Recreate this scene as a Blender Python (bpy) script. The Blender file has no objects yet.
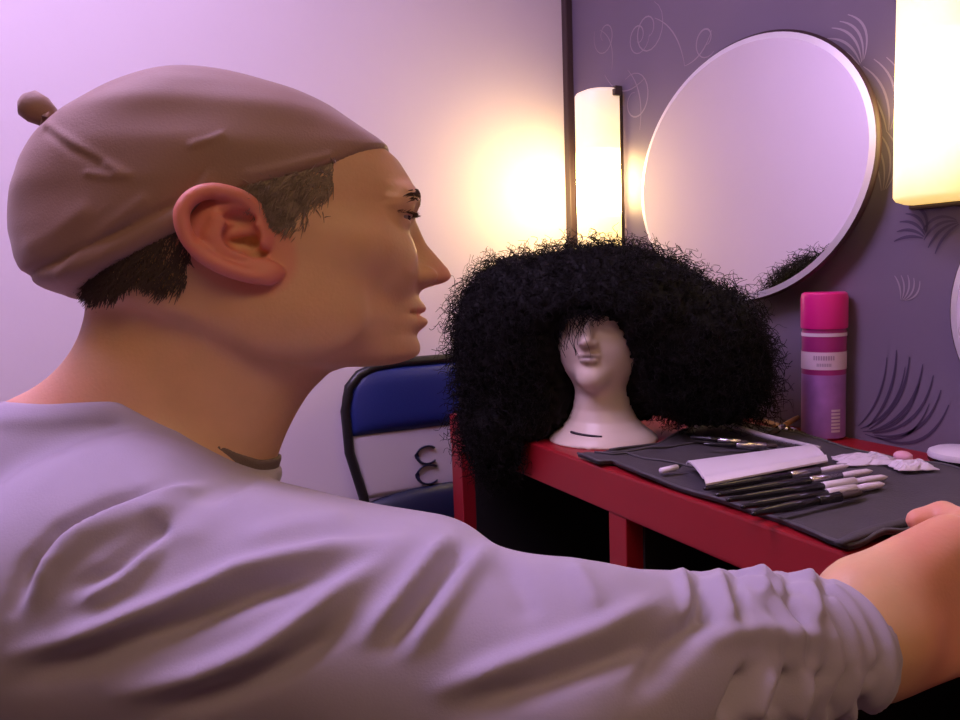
import bpy, bmesh, math, random
import numpy as np
from mathutils import Vector, Matrix

random.seed(4)
RNG = np.random.default_rng(11)
SC = bpy.context.scene
COL = SC.collection
PI = math.pi

# ------------------------------------------------------------------ camera
FPX = 800.0
CAM = np.array([0.0, 0.0, 1.13])
YAW, PITCH, ROLL = math.radians(25.4), math.radians(6.0), math.radians(2.0)
Fw = np.array([math.sin(YAW) * math.cos(PITCH), math.cos(YAW) * math.cos(PITCH), -math.sin(PITCH)])
R0 = np.array([math.cos(YAW), -math.sin(YAW), 0.0])
U0 = np.cross(R0, Fw)
Rt = math.cos(ROLL) * R0 - math.sin(ROLL) * U0
Up = math.cos(ROLL) * U0 + math.sin(ROLL) * R0


def at(px, py, depth):
    """point of the room seen in direction (px, py) of the photograph, at a distance in metres"""
    return CAM + depth * (Fw + (px - 480) / FPX * Rt - (py - 360) / FPX * Up)


def hit(px, py, axis, val):
    d = Fw + (px - 480) / FPX * Rt - (py - 360) / FPX * Up
    return CAM + d * (val - CAM[axis]) / d[axis]


cam_d = bpy.data.cameras.new('camera')
cam_d.sensor_width = 36.0
cam_d.lens = FPX / 960 * 36.0
cam_d.clip_start = 0.02
cam = bpy.data.objects.new('camera', cam_d)
COL.objects.link(cam)
M3 = Matrix(((Rt[0], Up[0], -Fw[0]), (Rt[1], Up[1], -Fw[1]), (Rt[2], Up[2], -Fw[2])))
cam.matrix_world = Matrix.Translation(Vector(CAM)) @ M3.to_4x4()
SC.camera = cam


# ------------------------------------------------------------------ materials
def mat(name, color, rough=0.6, metal=0.0, noise=0.0, nscale=40, bump=0.0, bscale=200, spec=0.5,
        emit=None, estr=0.0, sss=0.0, sheen=0.0, trans=0.0, alpha=1.0, coat=0.0):
    m = bpy.data.materials.new(name)
    m.use_nodes = True
    nt = m.node_tree
    b = nt.nodes['Principled BSDF']
    b.inputs['Base Color'].default_value = (*color, 1)
    b.inputs['Roughness'].default_value = rough
    b.inputs['Metallic'].default_value = metal
    b.inputs['Specular IOR Level'].default_value = spec
    b.inputs['Sheen Weight'].default_value = sheen
    b.inputs['Transmission Weight'].default_value = trans
    b.inputs['Coat Weight'].default_value = coat
    b.inputs['Alpha'].default_value = alpha
    if sss:
        b.inputs['Subsurface Weight'].default_value = sss
        b.inputs['Subsurface Radius'].default_value = (0.012, 0.005, 0.003)
        b.inputs['Subsurface Scale'].default_value = 0.6
    if emit:
        b.inputs['Emission Color'].default_value = (*emit, 1)
        b.inputs['Emission Strength'].default_value = estr
    tc = nt.nodes.new('ShaderNodeTexCoord')
    if noise:
        n = nt.nodes.new('ShaderNodeTexNoise')
        n.inputs['Scale'].default_value = nscale
        n.inputs['Detail'].default_value = 5
        nt.links.new(tc.outputs['Object'], n.inputs['Vector'])
        mx = nt.nodes.new('ShaderNodeMix')
        mx.data_type = 'RGBA'
        lo = tuple(max(0, c * (1 - noise)) for c in color)
        hi = tuple(min(1, c * (1 + noise)) for c in color)
        mx.inputs[6].default_value = (*lo, 1)
        mx.inputs[7].default_value = (*hi, 1)
        nt.links.new(n.outputs['Fac'], mx.inputs[0])
        nt.links.new(mx.outputs[2], b.inputs['Base Color'])
    if bump:
        n2 = nt.nodes.new('ShaderNodeTexNoise')
        n2.inputs['Scale'].default_value = bscale
        n2.inputs['Detail'].default_value = 4
        nt.links.new(tc.outputs['Object'], n2.inputs['Vector'])
        bp = nt.nodes.new('ShaderNodeBump')
        bp.inputs['Strength'].default_value = bump
        bp.inputs['Distance'].default_value = 0.002
        nt.links.new(n2.outputs['Fac'], bp.inputs['Height'])
        nt.links.new(bp.outputs['Normal'], b.inputs['Normal'])
    return m


def attr_tint(m, base, other, attr='tint'):
    """mix a second colour where the mesh carries the attribute (skin flush, lips)"""
    nt = m.node_tree
    b = nt.nodes['Principled BSDF']
    a = nt.nodes.new('ShaderNodeAttribute')
    a.attribute_name = attr
    mx = nt.nodes.new('ShaderNodeMix')
    mx.data_type = 'RGBA'
    old = b.inputs['Base Color'].links
    if old:
        nt.links.new(old[0].from_socket, mx.inputs[6])
    else:
        mx.inputs[6].default_value = (*base, 1)
    mx.inputs[7].default_value = (*other, 1)
    nt.links.new(a.outputs['Fac'], mx.inputs[0])
    nt.links.new(mx.outputs[2], b.inputs['Base Color'])


M = {}
M['white_wall'] = mat('white_wall_paint', (0.80, 0.72, 0.80), 0.75, noise=0.03, nscale=6, bump=0.08, bscale=120)
M['wallpaper'] = mat('purple_wallpaper', (0.175, 0.140, 0.200), 0.42, noise=0.12, nscale=5, bump=0.05)
M['motif'] = mat('silver_wallpaper_motif', (0.38, 0.32, 0.37), 0.35, metal=0.2)
M['motif_dark'] = mat('dark_wallpaper_motif', (0.085, 0.062, 0.115), 0.35, metal=0.2)
M['floor'] = mat('floor_vinyl', (0.07, 0.055, 0.05), 0.5, noise=0.2, nscale=8)
M['ceiling'] = mat('ceiling_paint', (0.78, 0.74, 0.80), 0.8, noise=0.02)
M['tan_wall'] = mat('tan_wall_paint', (0.30, 0.20, 0.13), 0.8, noise=0.04, nscale=6)
M['dark_strip'] = mat('dark_corner_strip', (0.05, 0.025, 0.03), 0.5)
M['red'] = mat('red_lacquer', (0.30, 0.009, 0.016), 0.38, noise=0.08, nscale=15)
M['black_board'] = mat('black_board', (0.012, 0.010, 0.010), 0.7)
M['skin'] = mat('skin', (0.68, 0.405, 0.235), 0.50, noise=0.10, nscale=45, bump=0.12, bscale=420, sss=0.25)
attr_tint(M['skin'], (0.6, 0.3, 0.2), (0.70, 0.18, 0.16))
M['cap'] = mat('nude_stocking_cap', (0.285, 0.163, 0.120), 0.62, noise=0.10, nscale=16, bump=0.12, bscale=700, sheen=0.25)
M['sweater'] = mat('grey_jersey', (0.365, 0.325, 0.425), 0.85, noise=0.05, nscale=60, bump=0.10, bscale=900, sheen=0.2)
M['collar'] = mat('taupe_undershirt', (0.17, 0.125, 0.105), 0.85, bump=0.4, bscale=900)
M['trousers'] = mat('dark_denim', (0.03, 0.035, 0.06), 0.8, noise=0.2)
M['shoe'] = mat('dark_shoe', (0.02, 0.02, 0.02), 0.5)
M['hair'] = mat('short_brown_grey_hair', (0.085, 0.055, 0.042), 0.5)
M['hair_grey'] = mat('grey_brown_sideburn_hair', (0.27, 0.20, 0.15), 0.5, noise=0.75, nscale=140)
M['brow'] = mat('eyebrow_hair', (0.07, 0.035, 0.02), 0.6)
M['eye'] = mat('eye_white', (0.34, 0.26, 0.22), 0.25)
M['iris'] = mat('eye_iris', (0.04, 0.02, 0.012), 0.1)
M['wig'] = mat('black_curly_hair', (0.0075, 0.0068, 0.0068), 0.6, spec=0.13)
M['foam'] = mat('pale_mannequin_plastic', (0.68, 0.57, 0.47), 0.38, noise=0.05, nscale=25)
attr_tint(M['foam'], (0.6, 0.5, 0.4), (0.10, 0.05, 0.045))
M['ink'] = mat('dark_ink', (0.03, 0.02, 0.03), 0.6)
M['mirror'] = mat('mirror_silver', (0.90, 0.87, 0.90), 0.015, metal=1.0)
M['bevel'] = mat('mirror_bevel', (0.93, 0.90, 0.93), 0.35, metal=0.45)
M['lampbase'] = mat('lamp_backplate', (0.10, 0.07, 0.06), 0.4, metal=0.4)
M['chrome'] = mat('brushed_steel', (0.62, 0.60, 0.62), 0.25, metal=1.0)
M['blue'] = mat('blue_vinyl', (0.010, 0.022, 0.16), 0.45, bump=0.15, bscale=300)
M['navy'] = mat('navy_vinyl', (0.010, 0.015, 0.05), 0.4, bump=0.15, bscale=300)
M['tube'] = mat('black_tube', (0.012, 0.012, 0.014), 0.35)
M['panelwhite'] = mat('pale_print_panel', (0.50, 0.46, 0.52), 0.6)
M['pink'] = mat('pink_plastic', (0.72, 0.020, 0.24), 0.30, coat=0.3)
M['pinkbody'] = mat('magenta_can_paint', (0.42, 0.035, 0.22), 0.28, metal=0.2, coat=0.3)
M['purplebody'] = mat('violet_can_print', (0.40, 0.17, 0.50), 0.28, metal=0.2, noise=0.4, nscale=30)
M['labelpink'] = mat('pale_can_label', (0.72, 0.55, 0.68), 0.45)
M['greyink'] = mat('grey_can_print', (0.40, 0.28, 0.40), 0.5)
M['cloth'] = mat('black_roll_cloth', (0.062, 0.053, 0.062), 0.72, noise=0.25, nscale=30, bump=0.4, bscale=250)
M['clothedge'] = mat('grey_binding', (0.075, 0.068, 0.075), 0.6)
M['brushblack'] = mat('black_handle_lacquer', (0.014, 0.013, 0.016), 0.25)
M['whiteplastic'] = mat('white_plastic', (0.78, 0.72, 0.80), 0.35)
M['bristle'] = mat('pale_bristles', (0.66, 0.58, 0.64), 0.8, noise=0.2, nscale=300)
M['darkbristle'] = mat('dark_bristles', (0.06, 0.04, 0.035), 0.8)
M['wood'] = mat('tan_wood_handle', (0.50, 0.25, 0.09), 0.4, noise=0.15)
M['pinkpuff'] = mat('pink_sponge', (0.75, 0.38, 0.46), 0.9)
M['clear'] = mat('clear_film', (0.88, 0.80, 0.90), 0.18, trans=0.2)
M['greycomb'] = mat('grey_plastic', (0.42, 0.38, 0.42), 0.4)


def lamp_mat(name, zlen, peak, edge):
    m = bpy.data.materials.new(name)
    m.use_nodes = True
    nt = m.node_tree
    b = nt.nodes['Principled BSDF']
    b.inputs['Base Color'].default_value = (0.85, 0.8, 0.7, 1)
    b.inputs['Roughness'].default_value = 0.4
    tc = nt.nodes.new('ShaderNodeTexCoord')
    sp = nt.nodes.new('ShaderNodeSeparateXYZ')
    nt.links.new(tc.outputs['Object'], sp.inputs[0])
    mr = nt.nodes.new('ShaderNodeMapRange')
    mr.inputs['From Min'].default_value = -zlen / 2
    mr.inputs['From Max'].default_value = zlen / 2
    nt.links.new(sp.outputs['Z'], mr.inputs['Value'])
    cr = nt.nodes.new('ShaderNodeValToRGB')
    e = cr.color_ramp.elements
    e[0].position = 0.0; e[0].color = (0.95, 0.62, 0.16, 1)
    e[1].position = 1.0; e[1].color = (0.80, 0.58, 0.40, 1)
    for p, c in ((0.10, (1.0, 0.70, 0.22)), (0.22, (1.0, 0.70, 0.24)), (0.62, (1.0, 0.70, 0.24)), (0.80, (1.0, 0.74, 0.36)), (0.90, (0.90, 0.64, 0.38))):
        k = e.new(p); k.color = (*c, 1)
    nt.links.new(mr.outputs[0], cr.inputs[0])
    st = nt.nodes.new('ShaderNodeValToRGB')
    e = st.color_ramp.elements
    e[0].position = 0.0; e[0].color = (edge, edge, edge, 1)
    e[1].position = 1.0; e[1].color = (edge * .8, edge * .8, edge * .8, 1)
    for p, v in ((0.08, edge * 1.6), (0.20, edge * 3), (0.36, 0.9), (0.44, 1.0), (0.54, 0.4), (0.63, edge * 2.0), (0.75, edge * 1.2)):
        k = e.new(p); k.color = (v, v, v, 1)
    nt.links.new(mr.outputs[0], st.inputs[0])
    mu = nt.nodes.new('ShaderNodeMath'); mu.operation = 'MULTIPLY'; mu.inputs[1].default_value = peak
    nt.links.new(st.outputs[0], mu.inputs[0])
    nt.links.new(cr.outputs[0], b.inputs['Emission Color'])
    nt.links.new(mu.outputs[0], b.inputs['Emission Strength'])
    return m


# ------------------------------------------------------------------ object helpers
def tag(o, label=None, cat=None, group=None, kind=None):
    if label: o['label'] = label
    if cat: o['category'] = cat
    if group: o['group'] = group
    if kind: o['kind'] = kind
    return o


def empty(name, loc, label=None, cat=None, group=None, rz=0.0):
    o = bpy.data.objects.new(name, None)
    o.empty_display_size = 0.03
    o.location = Vector(loc)
    o.rotation_euler = (0, 0, rz)
    COL.objects.link(o)
    return tag(o, label, cat, group)


def put(name, verts, faces, mats, parent=None, loc=None, smooth=True, fmat=None, tint=None):
    """links ONE mesh object; verts are world coordinates unless loc gives a local origin"""
    verts = np.asarray(verts, dtype=np.float64)
    me = bpy.data.meshes.new(name)
    org = np.zeros(3)
    if parent is not None:
        org = np.array(parent.location) if parent.parent is None else np.array(parent.location) + np.array(parent.parent.location)
        # only unrotated parents are used with world coordinates
    if loc is not None:
        org = np.asarray(loc, dtype=float)
    vv = verts - org
    me.from_pydata(vv.tolist(), [], [list(map(int, f)) for f in faces])
    if not isinstance(mats, (list, tuple)): mats = [mats]
    for m in mats: me.materials.append(m)
    if fmat is not None:
        me.polygons.foreach_set('material_index', np.asarray(fmat, dtype=np.int32))
    if smooth:
        me.polygons.foreach_set('use_smooth', np.ones(len(me.polygons), dtype=bool))
    if tint is not None:
        a = me.attributes.new('tint', 'FLOAT', 'POINT')
        a.data.foreach_set('value', np.asarray(tint, dtype=np.float32))
    me.validate()
    me.update()
    o = bpy.data.objects.new(name, me)
    COL.objects.link(o)
    if parent is not None:
        o.parent = parent
    elif loc is not None:
        o.location = Vector(org)
    return o


class MB:
    """collects shapes in world coordinates into one mesh"""
    def __init__(s): s.v, s.f, s.m = [], [], []

    def raw(s, v, f, mi=0):
        n = len(s.v)
        s.v += [tuple(map(float, p)) for p in v]
        s.f += [[i + n for i in q] for q in f]
        s.m += [mi] * len(f)
        return s

    def bm(s, b, mi=0):
        b.verts.ensure_lookup_table()
        b.verts.index_update()
        s.raw([v.co[:] for v in b.verts], [[v.index for v in f.verts] for f in b.faces], mi)
        b.free()
        return s

    def box(s, lo, hi, bev=0.0, mi=0, seg=2):
        b = bmesh.new()
        bmesh.ops.create_cube(b, size=1)
        for v in b.verts:
            v.co = Vector([lo[i] + (v.co[i] + 0.5) * (hi[i] - lo[i]) for i in range(3)])
        if bev:
            bmesh.ops.bevel(b, geom=list(b.edges), offset=bev, segments=seg, affect='EDGES', profile=0.6)
        return s.bm(b, mi)

    def tube(s, pts, r, n=10, mi=0, cap=True, flat=1.0, upv=None):
        pts = [np.asarray(p, float) for p in pts]
        rs = r if hasattr(r, '__len__') else [r] * len(pts)
        ring0 = len(s.v)
        up = np.array([0.13, 0.31, 0.94]) if upv is None else np.asarray(upv, float)
        for i, p in enumerate(pts):
            t = pts[min(i + 1, len(pts) - 1)] - pts[max(i - 1, 0)]
            t = t / (np.linalg.norm(t) + 1e-12)
            a = np.cross(up, t); a /= (np.linalg.norm(a) + 1e-9)
            c = np.cross(t, a)
            for k in range(n):
                th = 2 * PI * k / n
                s.v.append(tuple(p + rs[i] * (math.cos(th) * a + flat * math.sin(th) * c)))
        for i in range(len(pts) - 1):
            for k in range(n):
                q = ring0 + i * n
                s.f.append([q + k, q + (k + 1) % n, q + n + (k + 1) % n, q + n + k]); s.m.append(mi)
        if cap:
            s.f.append([ring0 + k for k in range(n)][::-1]); s.m.append(mi)
            q = ring0 + (len(pts) - 1) * n
            s.f.append([q + k for k in range(n)]); s.m.append(mi)
        return s

    def lathe(s, prof, origin, n=32, mi=0, axis=None, a0=0.0, a1=2 * PI, sx=1.0, sy=1.0, mis=None):
        """prof: list of (radius, height)"""
        o = np.asarray(origin, float)
        full = abs(a1 - a0 - 2 * PI) < 1e-6
        cnt = n if full else n + 1
        base = len(s.v)
        for r, h in prof:
            for k in range(cnt):
                th = a0 + (a1 - a0) * k / n
                s.v.append((o[0] + sx * r * math.cos(th), o[1] + sy * r * math.sin(th), o[2] + h))
        for i in range(len(prof) - 1):
            for k in range(n):
                k2 = (k + 1) % cnt if full else k + 1
                s.f.append([base + i * cnt + k, base + i * cnt + k2, base + (i + 1) * cnt + k2, base + (i + 1) * cnt + k])
                s.m.append(mi if mis is None else mis[i])
        return s

    def build(s, name, mats, parent=None, smooth=False, loc=None, tint=None):
        o = put(name, s.v, s.f, mats, parent, loc, smooth, s.m, tint)
        return o


def auto_smooth(o, ang=40):
    me = o.data
    b = bmesh.new(); b.from_mesh(me)
    bmesh.ops.recalc_face_normals(b, faces=b.faces)
    for e in b.edges:
        if len(e.link_faces) == 2:
            e.smooth = e.calc_face_angle(0) < math.radians(ang)
    for f in b.faces: f.smooth = True
    b.to_mesh(me); b.free()
    return o


# ------------------------------------------------------------------ implicit surfaces
def smin(a, b, k):
    h = np.clip(0.5 + 0.5 * (b - a) / k, 0, 1)
    return b + (a - b) * h - k * h * (1 - h)


def smax(a, b, k):
    return -smin(-a, -b, k)


def ell(c, r, rot=None):
    c = np.asarray(c, np.float32); r = np.asarray(r, np.float32)
    def f(x, y, z):
        dx, dy, dz = x - c[0], y - c[1], z - c[2]
        if rot is not None:
            R = rot
            dx, dy, dz = (R[0][0] * dx + R[0][1] * dy + R[0][2] * dz, R[1][0] * dx + R[1][1] * dy + R[1][2] * dz,
                          R[2][0] * dx + R[2][1] * dy + R[2][2] * dz)
        k0 = np.sqrt((dx / r[0]) ** 2 + (dy / r[1]) ** 2 + (dz / r[2]) ** 2)
        k1 = np.sqrt((dx / r[0] ** 2) ** 2 + (dy / r[1] ** 2) ** 2 + (dz / r[2] ** 2) ** 2) + 1e-6
        return k0 * (k0 - 1) / k1
    R = float(max(r))
    return f, (c - R, c + R)


def cap_(a, b, ra, rb, sc=(1, 1, 1)):
    a = np.asarray(a, np.float32); b = np.asarray(b, np.float32); sc = np.asarray(sc, np.float32)
    A, B = a * sc, b * sc
    d = B - A; L = float(d @ d) + 1e-9
    def f(x, y, z):
        px, py, pz = x * sc[0] - A[0], y * sc[1] - A[1], z * sc[2] - A[2]
        t = np.clip((px * d[0] + py * d[1] + pz * d[2]) / L, 0, 1)
        return np.sqrt((px - t * d[0]) ** 2 + (py - t * d[1]) ** 2 + (pz - t * d[2]) ** 2) - (ra + t * (rb - ra))
    m = max(ra, rb) / min(1.0, float(sc.min()))
    return f, (np.minimum(a, b) - m, np.maximum(a, b) + m)


class Field:
    def __init__(s, xs, ys, zs):
        s.ax = [np.asarray(a, np.float32) for a in (xs, ys, zs)]
        s.F = np.full([len(a) for a in s.ax], 400.0, np.float32)

    def sub(s, lo, hi, pad):
        sl = []
        for i in range(3):
            a = np.searchsorted(s.ax[i], lo[i] - pad); b = np.searchsorted(s.ax[i], hi[i] + pad)
            sl.append(slice(max(a - 1, 0), min(b + 1, len(s.ax[i]))))
        g = np.meshgrid(*[s.ax[i][sl[i]] for i in range(3)], indexing='ij', sparse=True)
        return tuple(sl), g

    def add(s, prim, k=6.0, pad=None):
        f, (lo, hi) = prim
        pad = (k * 2 + 10) if pad is None else pad
        sl, g = s.sub(lo, hi, pad)
        if 0 in s.F[sl].shape: return s
        s.F[sl] = smin(s.F[sl], f(*g).astype(np.float32), k)
        return s

    def cut(s, prim, k=4.0, pad=None):
        f, (lo, hi) = prim
        pad = (k * 2 + 10) if pad is None else pad
        sl, g = s.sub(lo, hi, pad)
        if 0 in s.F[sl].shape: return s
        s.F[sl] = smax(s.F[sl], -f(*g).astype(np.float32), k)
        return s

    def mesh(s):
        F = s.F
        nx, ny, nz = F.shape
        ins = F < 0
        c = ins[:-1, :-1, :-1].astype(np.int8)
        acc = np.zeros_like(c)
        for i in (0, 1):
            for j in (0, 1):
                for k in (0, 1):
                    acc += ins[i:nx - 1 + i, j:ny - 1 + j, k:nz - 1 + k]
        I, J, K = np.nonzero((acc > 0) & (acc < 8))
        idx = np.full(acc.shape, -1, np.int32)
        idx[I, J, K] = np.arange(len(I))
        X, Y, Z = s.ax
        sm = np.zeros((len(I), 3)); ct = np.zeros(len(I))
        cor = [(i, j, k) for i in (0, 1) for j in (0, 1) for k in (0, 1)]
        for a in cor:
            for ax in range(3):
                if a[ax]: continue
                b = list(a); b[ax] = 1
                fa = F[I + a[0], J + a[1], K + a[2]]; fb = F[I + b[0], J + b[1], K + b[2]]
                ok = (fa < 0) != (fb < 0)
                t = np.where(ok, fa / np.where(ok, fa - fb, 1), 0)
                pa = np.stack([X[I + a[0]], Y[J + a[1]], Z[K + a[2]]], 1); pb = np.stack([X[I + b[0]], Y[J + b[1]], Z[K + b[2]]], 1)
                p = pa + t[:, None] * (pb - pa)
                sm[ok] += p[ok]; ct[ok] += 1
        V = sm / ct[:, None]
        faces = []
        for ax in range(3):
            n = [nx, ny, nz]
            lo = [slice(0, n[i] - 1) if i == ax else slice(1, n[i] - 1) for i in range(3)]
            hi = [slice(1, n[i]) if i == ax else slice(1, n[i] - 1) for i in range(3)]
            A, B = ins[tuple(lo)], ins[tuple(hi)]
            q = np.nonzero(A != B)
            flip = A[q]
            p = [q[i] + (0 if i == ax else 1) for i in range(3)]
            o1, o2 = [(1, 2), (2, 0), (0, 1)][ax]
            def cell(d1, d2):
                r = [p[0].copy(), p[1].copy(), p[2].copy()]
                r[o1] -= d1; r[o2] -= d2
                return idx[r[0], r[1], r[2]]
            a, b_, c_, d = cell(1, 1), cell(0, 1), cell(0, 0), cell(1, 0)
            Q = np.stack([a, b_, c_, d], 1)
            Q[~flip] = Q[~flip][:, ::-1]
            faces.append(Q)
        return V, np.concatenate(faces)


def relax(V, Fc, it=2, lam=0.5):
    V = V.copy()
    e = np.concatenate([Fc[:, [0, 1]], Fc[:, [1, 2]], Fc[:, [2, 3]], Fc[:, [3, 0]]])
    for _ in range(it):
        s = np.zeros_like(V); c = np.zeros(len(V))
        for a, b in ((0, 1), (1, 0)):
            np.add.at(s, e[:, a], V[e[:, b]]); np.add.at(c, e[:, a], 1)
        V += lam * (s / np.maximum(c, 1)[:, None] - V)
    return V


def vnormals(V, Fc):
    n = np.cross(V[Fc[:, 2]] - V[Fc[:, 0]], V[Fc[:, 3]] - V[Fc[:, 1]])
    N = np.zeros_like(V)
    for k in range(4): np.add.at(N, Fc[:, k], n)
    return N / (np.linalg.norm(N, axis=1)[:, None] + 1e-12)


def axis_pts(*segs):
    """segs: (start, end, step)"""
    out = []
    for a, b, st in segs:
        n = max(1, int(round((b - a) / st)))
        out += list(np.linspace(a, b, n, endpoint=False))
    out.append(segs[-1][1])
    return np.array(out)


# ------------------------------------------------------------------ the room
XW, YW = 1.084, 1.72          # purple wall, white wall
XL, YN, ZC = -1.9, -1.7, 2.45
DESK_Z = 0.85


def slab(name, lo, hi, m):
    o = MB().box(lo, hi).build(name, m)
    tag(o, kind='structure')
    return o


slab('floor', (XL - .1, YN - .1, -0.1), (XW + .1, YW + .1, 0), M['floor'])
slab('ceiling', (XL - .1, YN - .1, ZC), (XW + .1, YW + .1, ZC + .1), M['ceiling'])
slab('wall_far', (XL - .1, YW, 0), (XW + .1, YW + .1, ZC), M['white_wall'])
slab('wall_left', (XL - .1, YN, 0), (XL, YW, ZC), M['tan_wall'])
slab('wall_near', (XL - .1, YN - .1, 0), (XW + .1, YN, ZC), M['tan_wall'])

# purple wall with its printed feather motifs (thin raised print on the paper)
wb = MB().box((XW, YN, 0), (XW + .1, YW, ZC))


def ribbon(pts, w, mi):
    """thin printed line on the wall, pts are (y, z) on the wall"""
    P = [np.array(p, float) for p in pts]
    v = []
    n = len(P)
    for i, p in enumerate(P):
        t = P[min(i + 1, n - 1)] - P[max(i - 1, 0)]
        t /= np.linalg.norm(t) + 1e-9
        q = np.array([-t[1], t[0]]) * w * (0.25 + 0.75 * math.sin(PI * (i + 0.3) / (n - 0.4)))
        v.append((XW - 0.0008, *(p + q))); v.append((XW - 0.0008, *(p - q)))
    wb.raw(v, [[2 * i, 2 * i + 1, 2 * i + 3, 2 * i + 2] for i in range(n - 1)], mi)


def arc2(p0, p1, bend, n=12):
    p0, p1 = np.array(p0), np.array(p1)
    d = p1 - p0
    q = np.array([-d[1], d[0]])
    return [p0 + d * t + q * bend * 4 * t * (1 - t) for t in np.linspace(0, 1, n)]


def wallpt(px, py):
    h = hit(px, py, 0, XW)
    return np.array([h[1], h[2]])


def plume(a, b, mi, n=6, spread=0.35, w=0.0022):
    a, b = np.array(a, float), np.array(b, float)
    d = b - a; L = np.linalg.norm(d)
    q = np.array([-d[1], d[0]]) / L
    for i in range(n):
        s = (i - (n - 1) / 2) / (n - 1)
        ribbon(arc2(a + q * s * L * spread * 0.25, b + q * s * L * spread * 1.4 - d * abs(s) * 0.25, 0.16 + 0.12 * s), w, mi)


def swirl(c, r, mi, turns=1.3, w=0.0016, a0=0.0, hand=1):
    ribbon([np.array(c) + r * (1 - 0.75 * t) * np.array([math.cos(a0 + hand * t * turns * 2 * PI), math.sin(a0 + hand * t * turns * 2 * PI)])
            for t in np.linspace(0, 1, 26)], w, mi)


# motifs where the photograph shows them
plume(wallpt(872, 432), wallpt(930, 368), 2, 6, 0.55, 0.0026)
plume(wallpt(862, 430), wallpt(915, 372), 2, 4, 0.5, 0.0020)
plume(wallpt(925, 235), wallpt(900, 222), 2, 5, 0.9, 0.0024)
plume(wallpt(958, 222), wallpt(925, 245), 2, 4, 0.5, 0.0022)
plume(wallpt(903, 300), wallpt(908, 275), 1, 5, 0.8, 0.0014)
plume(wallpt(862, 62), wallpt(832, 28), 1, 5, 0.5, 0.0020)
plume(wallpt(890, 130), wallpt(868, 60), 1, 4, 0.35, 0.0018)
plume(wallpt(884, 190), wallpt(872, 130), 1, 4, 0.35, 0.0016)
swirl(wallpt(648, 30), 0.055, 1, 1.4, 0.0016, 2.0)
swirl(wallpt(605, 36), 0.045, 1, 1.2, 0.0014, 0.5, -1)
swirl(wallpt(635, 100), 0.06, 1, 1.1, 0.0016, 1.0)
swirl(wallpt(706, 40), 0.035, 1, 1.1, 0.0016, 4.0)
ribbon(arc2(wallpt(655, 18), wallpt(685, 66), -0.12), 0.0014, 1)
ribbon(arc2(wallpt(685, 66), wallpt(712, 30), 0.15), 0.0014, 1)
ribbon(arc2(wallpt(605, 75), wallpt(645, 78), 0.2), 0.0014, 1)
ribbon(arc2(wallpt(612, 70), wallpt(600, 30), 0.2), 0.0012, 1)
ribbon(arc2(wallpt(628, 70), wallpt(640, 130), -0.15), 0.0014, 1)
for i in range(46):       # the same print over the rest of the paper
    c = np.array([random.uniform(YN + .1, 0.75), random.uniform(0.9, 2.4)])
    if random.random() < .5:
        an = random.uniform(0, 6.3)
        plume(c, c + 0.13 * np.array([math.cos(an), math.sin(an)]), random.choice((1, 2)), 5, 0.5, 0.002)
    else:
        swirl(c, random.uniform(.03, .06), 1, 1.3, 0.0015, random.uniform(0, 6))
for i in range(12):
    c = np.array([random.uniform(0.9, 1.66), random.uniform(1.62, 2.4)])
    swirl(c, random.uniform(.03, .06), 1, 1.3, 0.0015, random.uniform(0, 6), random.choice((-1, 1)))
o = wb.build('wall_right', [M['wallpaper'], M['motif'], M['motif_dark']])
tag(o, kind='structure')
o = MB().box((XW - 0.018, YW - 0.022, 0), (XW, YW, ZC), 0.003).build('dark_strip_1', M['dark_strip'])  # thin dark strip up the corner between the two walls
tag(o, kind='structure')

# ------------------------------------------------------------------ ceiling lights (out of the frame, they light the room)
def ceiling_light(c, w, d, strength, color, label):
    t = empty('ceiling_light', (c[0], c[1], ZC), label, 'ceiling light', 'ceiling light panels')
    f = MB()
    x0, x1, y0, y1 = c[0] - w / 2, c[0] + w / 2, c[1] - d / 2, c[1] + d / 2
    for lo, hi in (((x0 - .03, y0 - .03), (x1 + .03, y0)), ((x0 - .03, y1), (x1 + .03, y1 + .03)), ((x0 - .03, y0), (x0, y1)), ((x1, y0), (x1 + .03, y1))):
        f.box((*lo, ZC - .05), (*hi, ZC), 0.003)
    f.build('frame', M['whiteplastic'], t)
    em = mat('ceiling_diffuser', (0.8, 0.8, 0.8), emit=color, estr=strength)
    MB().box((x0, y0, ZC - .035), (x1, y1, ZC - .02)).build('diffuser', em, t)


ceiling_light((-0.45, 0.95), 1.2, 0.6, 15.0, (0.76, 0.54, 1.0), 'wide violet ceiling light panel nearest the white wall')
ceiling_light((0.1, -0.85), 1.2, 0.6, 5.6, (1.0, 0.66, 0.36), 'warm ceiling light panel above the open side of the room')


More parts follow.
